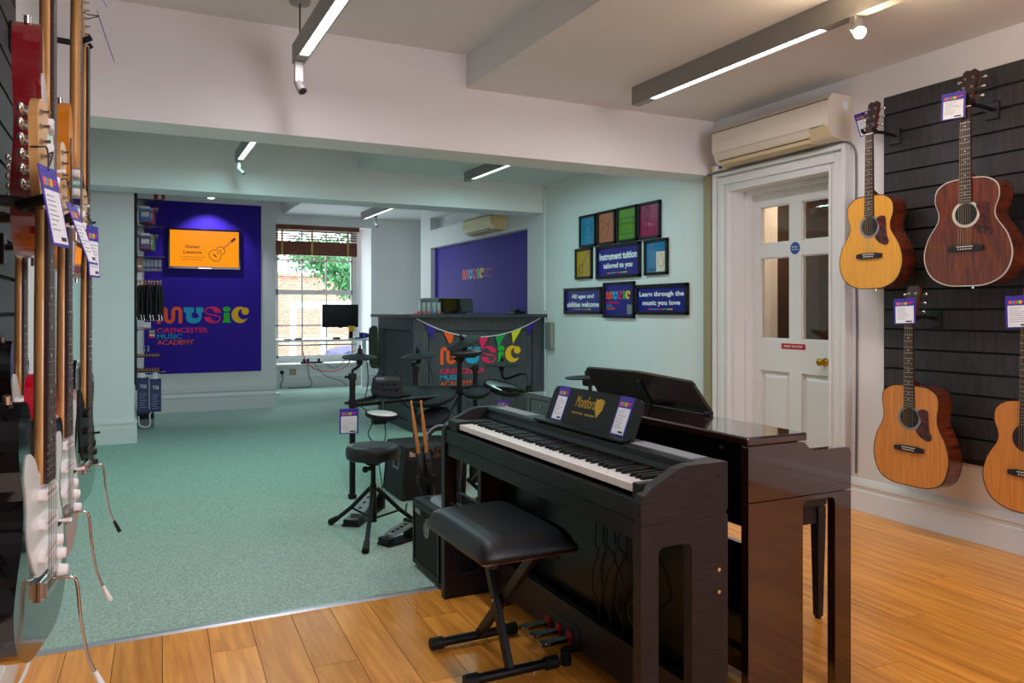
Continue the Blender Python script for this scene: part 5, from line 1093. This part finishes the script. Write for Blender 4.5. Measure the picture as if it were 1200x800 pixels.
# headphones hanging on a stand bar beside the stick holder
t = thing('headphones', 'black over ear headphones with grey band hung behind the drumsticks', 'headphones', (1.55, 3.98, .4))
arc = [(1.53+.085*math.cos(a_), 4.0, .47+.10*math.sin(a_)) for a_ in [PI*.95-PI*.9*i/12 for i in range(13)]]
MB().tube(arc, .011, 8).build('headband', 'exit_grey', t, True); MB().tube([(p[0], p[1]-.004, p[2]-.006) for p in arc[2:11]], .011, 8).build('band_pad', 'rubber', t, True)
for x, s in ((1.447, 1), (1.614, -1)):
    Mh = Matrix.Translation((x, 4.0, .435)) @ Matrix.Rotation(PI/2*s, 4, 'Y'); MB().lathe([(.001, -.02), (.03, -.02), (.042, -.01), (.042, .012), (.036, .022), (.001, .022)], Mh, 20).build('ear_cup', 'black', t, True); MB().lathe([(.024, .018), (.034, .02), (.038, .03), (.03, .036), (.022, .03)], Mh, 20).build('ear_cushion', 'vinyl', t, True)
# folding stand (crossed bars) seen through the piano legs
t = thing('keyboard_stand', 'folded black lattice keyboard stand behind the matt black piano', 'stand', (1.62, 3.72, .006))
for k in range(4):
    z = .06+.14*k; barbox((1.52+.02*k, 3.62, z), (1.68+.02*k, 3.66, z+.15), .012, .022, (0, 1, 0)).build('cross_bar', 'black', t, True); barbox((1.68+.02*k, 3.645, z), (1.52+.02*k, 3.645, z+.15), .012, .02, (0, 1, 0)).build('cross_bar', 'black', t, True)
for x in (1.50, 1.74): MB().cyl((x, 3.64, .006), (x+.03, 3.64, .66), .016, n=12).build('upright', 'black', t, True)
MB().cyl((1.46, 3.56, .56), (1.78, 3.58, .55), .018, n=12).build('top_bar', 'black', t, True); MB().cyl((1.42, 3.64, .02), (1.82, 3.64, .02), .016, n=12).build('foot_bar', 'black', t, True); MB().cyl((1.53, 3.57, .56), (1.53, 3.64, .56), .012, n=10).build('bar_joint', 'black', t, True)
# small bundle of floor cables between the amps
for k, pts in enumerate(([(1.5, 3.6, .012), (1.42, 3.75, .012), (1.5, 3.95, .012), (1.45, 4.3, .012), (1.54, 4.6, .012)], [(1.33, 4.15, .012), (1.45, 4.1, .012), (1.58, 4.2, .012), (1.66, 4.5, .012)], [(1.46, 3.55, .33), (1.5, 3.62, .45), (1.52, 3.72, .36), (1.56, 3.78, .2), (1.5, 3.9, .012)])):
    tag(MB().tube(catmull(pts, 5, False), .0045, 6).build('floor_cable', 'cable_black'), ['black cable snaking over the carpet from amp to amp', 'black cable on the carpet under the drum stool', 'black cable looping down from the practice amp top'][k], 'cable')

# ================================================================ ACCESSORY DISPLAY (edge-on rack)
rk = thing('accessory_panel', 'tall dark slatted accessory panel beside the purple panel', 'display panel', (.06, 8.9, .5))
bx('board', 'slat_gap', .051, .064, 7.98, 9.80, .52, 2.47, rk, True)
z = 2.47
while z > .56: bx('slat', 'slat', .062, .076, 7.98, 9.80, z-.100, z, rk, True); z -= .112
def peg(y, z, L_=.22, lab='', flat=False):
    t = thing('display_hook', lab, 'hook', (.077, y, z), group='chrome display hooks')
    MB().cyl((.077, y, z), (.077+L_, y, z), .004, n=7).build('prong', 'chrome', t, True); bx('back_plate', 'black', .077, .081, y-.02, y+.02, z-.03, z+.015, t, True)
    MB().box(.077+L_, .079+L_, y-.02, y+.02, z-.025, z+.015).build('price_holder', 'glass' if False else 'exit_grey', t, True)
def shelfy(y0, y1, z, d, lab):
    t = thing('display_shelf', lab, 'shelf', (.077, (y0+y1)/2, z), group='smoked display shelves'); vs = bx('tray', 'screen_dark', .077, .077+d, y0, y1, z-.006, z, t, True); bx('lip', 'glass', .075+d, .077+d, y0, y1, z, z+.03, t, True); bx('bracket', 'black', .077, .082, y0, y1, z-.03, z+.03, t, True)
for nm, c in dict(pkt_blue='#2b6fb8', pkt_pink='#d83070', pkt_orange='#e0702a', pkt_purple='#6a2d7c', pkt_lime='#8fae3c', pkt_red='#c22a30', pkt_tan='#b98258', pkt_grey='#9aa2a8').items(): mat(nm, c, .4, noise=(20, .2))
rg = random.Random(11)
def packet(x, y, z, w_, h_, th, m, lab, grp, cat='packet', hd='paper'):
    t = thing('packet', lab, cat, (x, y, z), group=grp); bx('pouch', m, x, x+w_, y-th/2, y+th/2, z-h_, z, t, True, min(.004, th*.3)); bx('hang_tab', hd, x+w_*.1, x+w_*.9, y-th/3, y+th/3, z-.001, z+.025, t, True)
    bx('pouch_label', hd, x+w_*.15, x+w_*.85, y-th/2-.0006, y-th/2, z-h_*.6, z-h_*.25, t, True)
cols = ['blue', 'pink', 'orange', 'purple', 'lime', 'red']
cn = dict(blue='blue', pink='pink', orange='orange', purple='purple', lime='lime green', red='red')
for zt, z0_, rowname in ((2.24, 2.215, 'top'), (1.98, 1.955, 'second')):
    shelfy(8.25, 8.75, zt+.03, .23, 'smoked plastic shelf over the %s row of coloured packets' % rowname)
    for k in range(4):
        c = cols[(k+(0 if rowname == 'top' else 3)) % 6]; peg(8.34+.1*k, z0_-.02, .185, 'chrome hook carrying the %s packet in the %s row' % (cn[c], rowname))
        packet(.10+.02*(k % 2), 8.34+.1*k, z0_-.03, .10+.01*k, .13, .03, 'pkt_'+c, '%s strap packet hung in the %s row of the accessory panel' % (cn[c], rowname), 'coloured packets on the accessory panel')
shelfy(8.25, 8.75, 1.72, .24, 'smoked plastic shelf over the small silver boxes')
for k in range(5): 
    t = thing('string_box', 'small silver grey string packet standing in a row', 'box', (.13+.034*k, 8.42, 1.585), group='silver string packets'); bx('carton', 'pkt_grey', .13+.034*k, .158+.034*k, 8.38, 8.46, 1.585, 1.70, t, True); bx('print_band', 'pkt_purple', .13+.034*k, .158+.034*k, 8.3795, 8.38, 1.61, 1.63, t, True)
t = thing('string_box', 'tan cardboard packet beside the silver string packets', 'box', (.09, 8.4, 1.585)); bx('carton', 'pkt_tan', .083, .126, 8.36, 8.46, 1.585, 1.71, t, True); bx('print_band', 'white', .085, .12, 8.3595, 8.36, 1.62, 1.64, t, True)
shelfy(8.30, 8.60, 1.585, .22, 'narrow dark shelf under the silver string packets')
# hanging jack leads
for k in range(8):
    x = .10+.026*k; y = 8.36+.045*(k % 3); 
    if k < 3: peg(y, 1.485, .22, ['chrome hook for the jack leads nearest the opening', 'middle chrome hook for the jack leads', 'rear chrome hook for the jack leads'][k])
    t = thing('jack_lead', 'coiled black instrument lead with bright plugs on a hook', 'cable', (x, y, 1.47), group='coiled instrument leads')
    MB().tube(catmull([(x, y, 1.45), (x+.016, y, 1.38), (x+.022, y, 1.25), (x+.012, y, 1.14), (x-.006, y, 1.13), (x-.012, y, 1.25), (x-.008, y, 1.38)], 4), .015, 7).build('coil', 'cable_black', t, True)
    MB().cyl((x, y-.01, 1.45), (x+.004, y-.01, 1.50), .006, n=8).build('plug', 'brass', t, True); MB().cyl((x+.012, y-.012, 1.16), (x+.02, y-.012, 1.10), .006, n=8).build('plug_end', 'nickel', t, True)
for k, (zz, lab) in enumerate(((1.075, 'row of small bright accessories above the red packet'),)):
    t = thing('capo_card', 'white card of small capos on the accessory panel', 'card', (.09, 8.4, 1.0)); bx('backing_card', 'paper', .085, .20, 8.398, 8.402, 1.03, 1.09, t, True); bx('capo', 'chrome', .10, .18, 8.385, 8.398, 1.04, 1.06, t, True, .004)
    shelfy(8.30, 8.55, 1.02, .24, 'dark shelf below the hanging jack leads')
packet(.18, 8.38, .985, .06, .05, .02, 'pkt_red', 'small red packet on its own below the jack leads', 'coloured packets on the accessory panel')
for k in range(2): t = thing('tuner', 'small pale clip tuner hanging in a pair', 'tuner', (.14+.04*k, 8.38, .80), group='clip tuners'); bx('clip', 'pkt_grey', .135+.035*k, .15+.035*k, 8.37, 8.39, .80, .86, t, True, .003); bx('clip_screen', 'screen_dark', .138+.035*k, .147+.035*k, 8.3695, 8.37, .83, .85, t, True)
for zz, nm in ((.765, 'upper'), (.625, 'lower')):
    for k in range(8): tag(MB().cyl((.09+.025*k, 8.34, zz), (.09+.025*k, 8.60, zz), .009, .009, 8).build('rolled_brush', 'wood_stick'), 'wooden beater lying in the %s row of sticks' % nm, 'drumstick', 'short wooden sticks on the %s shelf' % nm)
    t = thing('stick_tray', '%s dark tray holding a row of short wooden sticks' % nm, 'tray', (.08, 8.5, zz-.02)); bx('tray_base', 'slat_gap', .077, .30, 8.33, 8.62, zz-.016, zz-.009, t, True); bx('tray_lip', 'glass', .298, .30, 8.33, 8.62, zz-.016, zz+.02, t, True)
for k, (x, y) in enumerate(((.079, 8.30), (.19, 8.36))):
    t = thing('navy_gift_box', ['navy box with white lettering hung against the dark panel board', 'navy box with white lettering hung on the outer hook'][k], 'box', (x, y, .21), group='navy boxes on the accessory panel')
    bx('carton', 'navy', x, x+.102, y, y+.05, .225-.01*k, .555-.02*k, t, True, .002); txt('TGI', 'white', t, FW(x+.051, y-.0006, .455-.02*k), w=.055, h=.035, align='C')
    q = MB()
    for r_ in range(7): q.box(x+.02, x+.082-.01*(r_ % 3), y-.0008, y-.0002, .40-.022*r_-.02*k, .406-.022*r_-.02*k)
    q.build('small_print', 'print_grey', t, True); MB().box(x+.03, x+.07, y+.02, y+.03, .553-.02*k, .60).box(x+.015, x+.095, y+.015, y+.035, .575, .583).build('hang_clip', 'white', t, True)
    peg(y+.025, .604, max(.12, .2*k+.05), ['chrome hook above the inner navy box', 'chrome hook above the outer navy box'][k])
t = MB().tube(catmull([(.09, 8.2, .20), (.10, 8.15, .12), (.16, 8.15, .10), (.19, 8.15, .13), (.185, 8.2, .20), (.2, 8.3, .22)], 5, False), .006, 7).build('white_strap', 'cable_white'); tag(t, 'white cord loop dangling under the navy boxes', 'cord')
t = thing('floor_speaker', 'low grey box on the carpet below the accessory panel', 'box', (.15, 8.95, .006)); bx('case', 'exit_grey', .08, .24, 8.75, 9.2, .006, .10, t, True, .005); bx('lid', 'rubber', .08, .24, 8.75, 9.2, .10, .15, t, True, .005)

# ================================================================ DESK BY THE WINDOW
dk = thing('office_desk', 'white office desk under the sash window', 'desk', (2.6, 11.6, .006))
bx('desk_top', 'desk_white', 1.80, 3.42, 11.35, 12.05, .755, .785, dk, True, .004)
for x in (1.9, 3.23):
    bx('leg', 'desk_white', x-.03, x+.03, 11.67, 11.75, .03, .755, dk, True, .004); bx('leg_foot', 'desk_white', x-.035, x+.035, 11.38, 12.02, .006, .032, dk, True, .005)
bx('cable_tray', 'alu', 2.0, 3.15, 11.80, 11.9, .68, .70, dk, True); MB().tube(catmull([(3.36, 11.4, .755), (3.365, 11.4, .72), (3.39, 11.4, .71), (3.40, 11.4, .735)], 4, False), .006, 6).build('bag_hook', 'chrome', dk, True)
t = thing('desk_monitor', 'large dark monitor on the white desk before the window', 'monitor', (2.83, 11.6, .785))
bx('display', 'screen_dark', 2.56, 3.10, 11.52, 11.55, .955, 1.295, t, True, .006); bx('rear_shell', 'black', 2.66, 3.0, 11.55, 11.58, 1.0, 1.25, t, True, .008); bx('sensor', 'black', 2.80, 2.86, 11.515, 11.53, .945, .957, t, True)
MB().tube(catmull([(2.83, 11.57, 1.1), (2.90, 11.66, 1.05), (3.0, 11.72, 1.0), (3.05, 11.74, .90), (3.05, 11.74, .79)], 4, False), .02, 10).build('monitor_arm', 'black', t, True); MB().lathe([(.07, 0), (.07, .01), (.02, .015), (.001, .015)], Matrix.Translation((3.05, 11.74, .785)), 18).build('arm_base', 'black', t, True)
t = thing('orange_note_box', 'orange note block beside the desk monitor', 'note block', (2.93, 11.42, .785)); bx('block', 'logo_yellow', 2.93, 3.01, 11.40, 11.47, .895, .975, t, True, .003); bx('pen_cup', 'black', 2.93, 2.97, 11.41, 11.46, .785, .895, t, True, .003)
t = thing('purple_tape_roll', 'purple pot and horn shaped trinket at the desk end', 'pot', (3.16, 11.45, .785)); MB().cyl((3.13, 11.46, .785), (3.13, 11.46, .875), .036, n=16).build('pot', 'logo_purple_flag', t, True); MB().cyl((3.17, 11.46, .83), (3.26, 11.46, .83), .045, .025, 14).build('horn', 'logo_purple_flag', t, True)
for k, (x, m, nm) in enumerate(((2.99, 'logo_yellow', 'orange paper pad'), (3.06, 'blue_sign', 'blue card'), (2.75, 'black', 'black computer mouse'), (2.05, 'screen_dark', 'dark folder'), (2.2, 'cable_black', 'black pen case'))):
    t = thing('desk_item', '%s lying on the white desk' % nm, 'stationery', (x, 11.44, .785)); bx('piece', m, x-.05, x+.05, 11.40, 11.48, .785, .80+.006*(k % 3), t, True, .006); bx('edge_strip', 'black', x-.045, x+.045, 11.398, 11.401, .787, .792, t, True)
t = thing('power_strip', 'black power strip with plugs on the window sill', 'power strip', (2.6, 12.38, .375)); bx('strip', 'black', 2.42, 2.76, 12.37, 12.42, .376, .405, t, True, .004)
for x in (2.47, 2.53, 2.70): bx('plug', 'black', x-.02, x+.02, 12.375, 12.415, .405, .45, t, True, .005)
for k, (x, m, nm) in enumerate(((2.13, 'white', 'white wall socket with a black plug'), (2.298, 'logo_yellow', 'yellow wall socket plate'))):
    t = thing('wall_socket', '%s under the window sill' % nm, 'socket', (x, YW, .22)); bx('plate', 'beige' if k else 'white', x-.05, x+.05, YW-.012, YW-.001, .205, .295, t, True, .003)
    if k == 0: MB().cyl((x, YW-.012, .25), (x, YW-.05, .25), .03, n=14).build('plug', 'black', t, True)
    else: bx('switch', 'ac_yellow', x-.012, x+.012, YW-.016, YW-.012, .24, .26, t, True)
for k, (pts, m, r, lb) in enumerate(([[(2.35, 11.95, .73), (2.38, 12.0, .55), (2.45, 12.1, .42), (2.6, 12.15, .30), (2.8, 12.15, .26), (3.0, 12.1, .30), (3.1, 11.98, .45), (3.12, 11.95, .72)], 'cable_red', .008, 'red cable sagging beneath the white desk'], [[(2.13, 12.345, .25), (2.14, 12.33, .15), (2.10, 12.33, .06), (2.12, 12.33, .012)], 'cable_black', .006, 'black mains lead from the white wall socket'], [[(2.5, 12.30, .37), (2.52, 12.28, .2), (2.55, 12.28, .03), (2.2, 12.3, .012)], 'cable_black', .006, 'black lead from the power strip to the carpet'], [[(2.75, 12.3, .39), (2.9, 12.25, .3), (3.0, 12.2, .36), (3.12, 11.8, .6)], 'cable_black', .005, 'black lead from the power strip to the desk leg'], [[(2.6, 12.3, .39), (2.75, 12.2, .2), (3.0, 12.2, .10), (3.1, 12.2, .012)], 'cable_black', .005, 'black lead trailing under the monitor to the carpet'])):
    tag(MB().tube(catmull(pts, 5, False), r, 6).build('desk_cable', m), lb, 'cable')
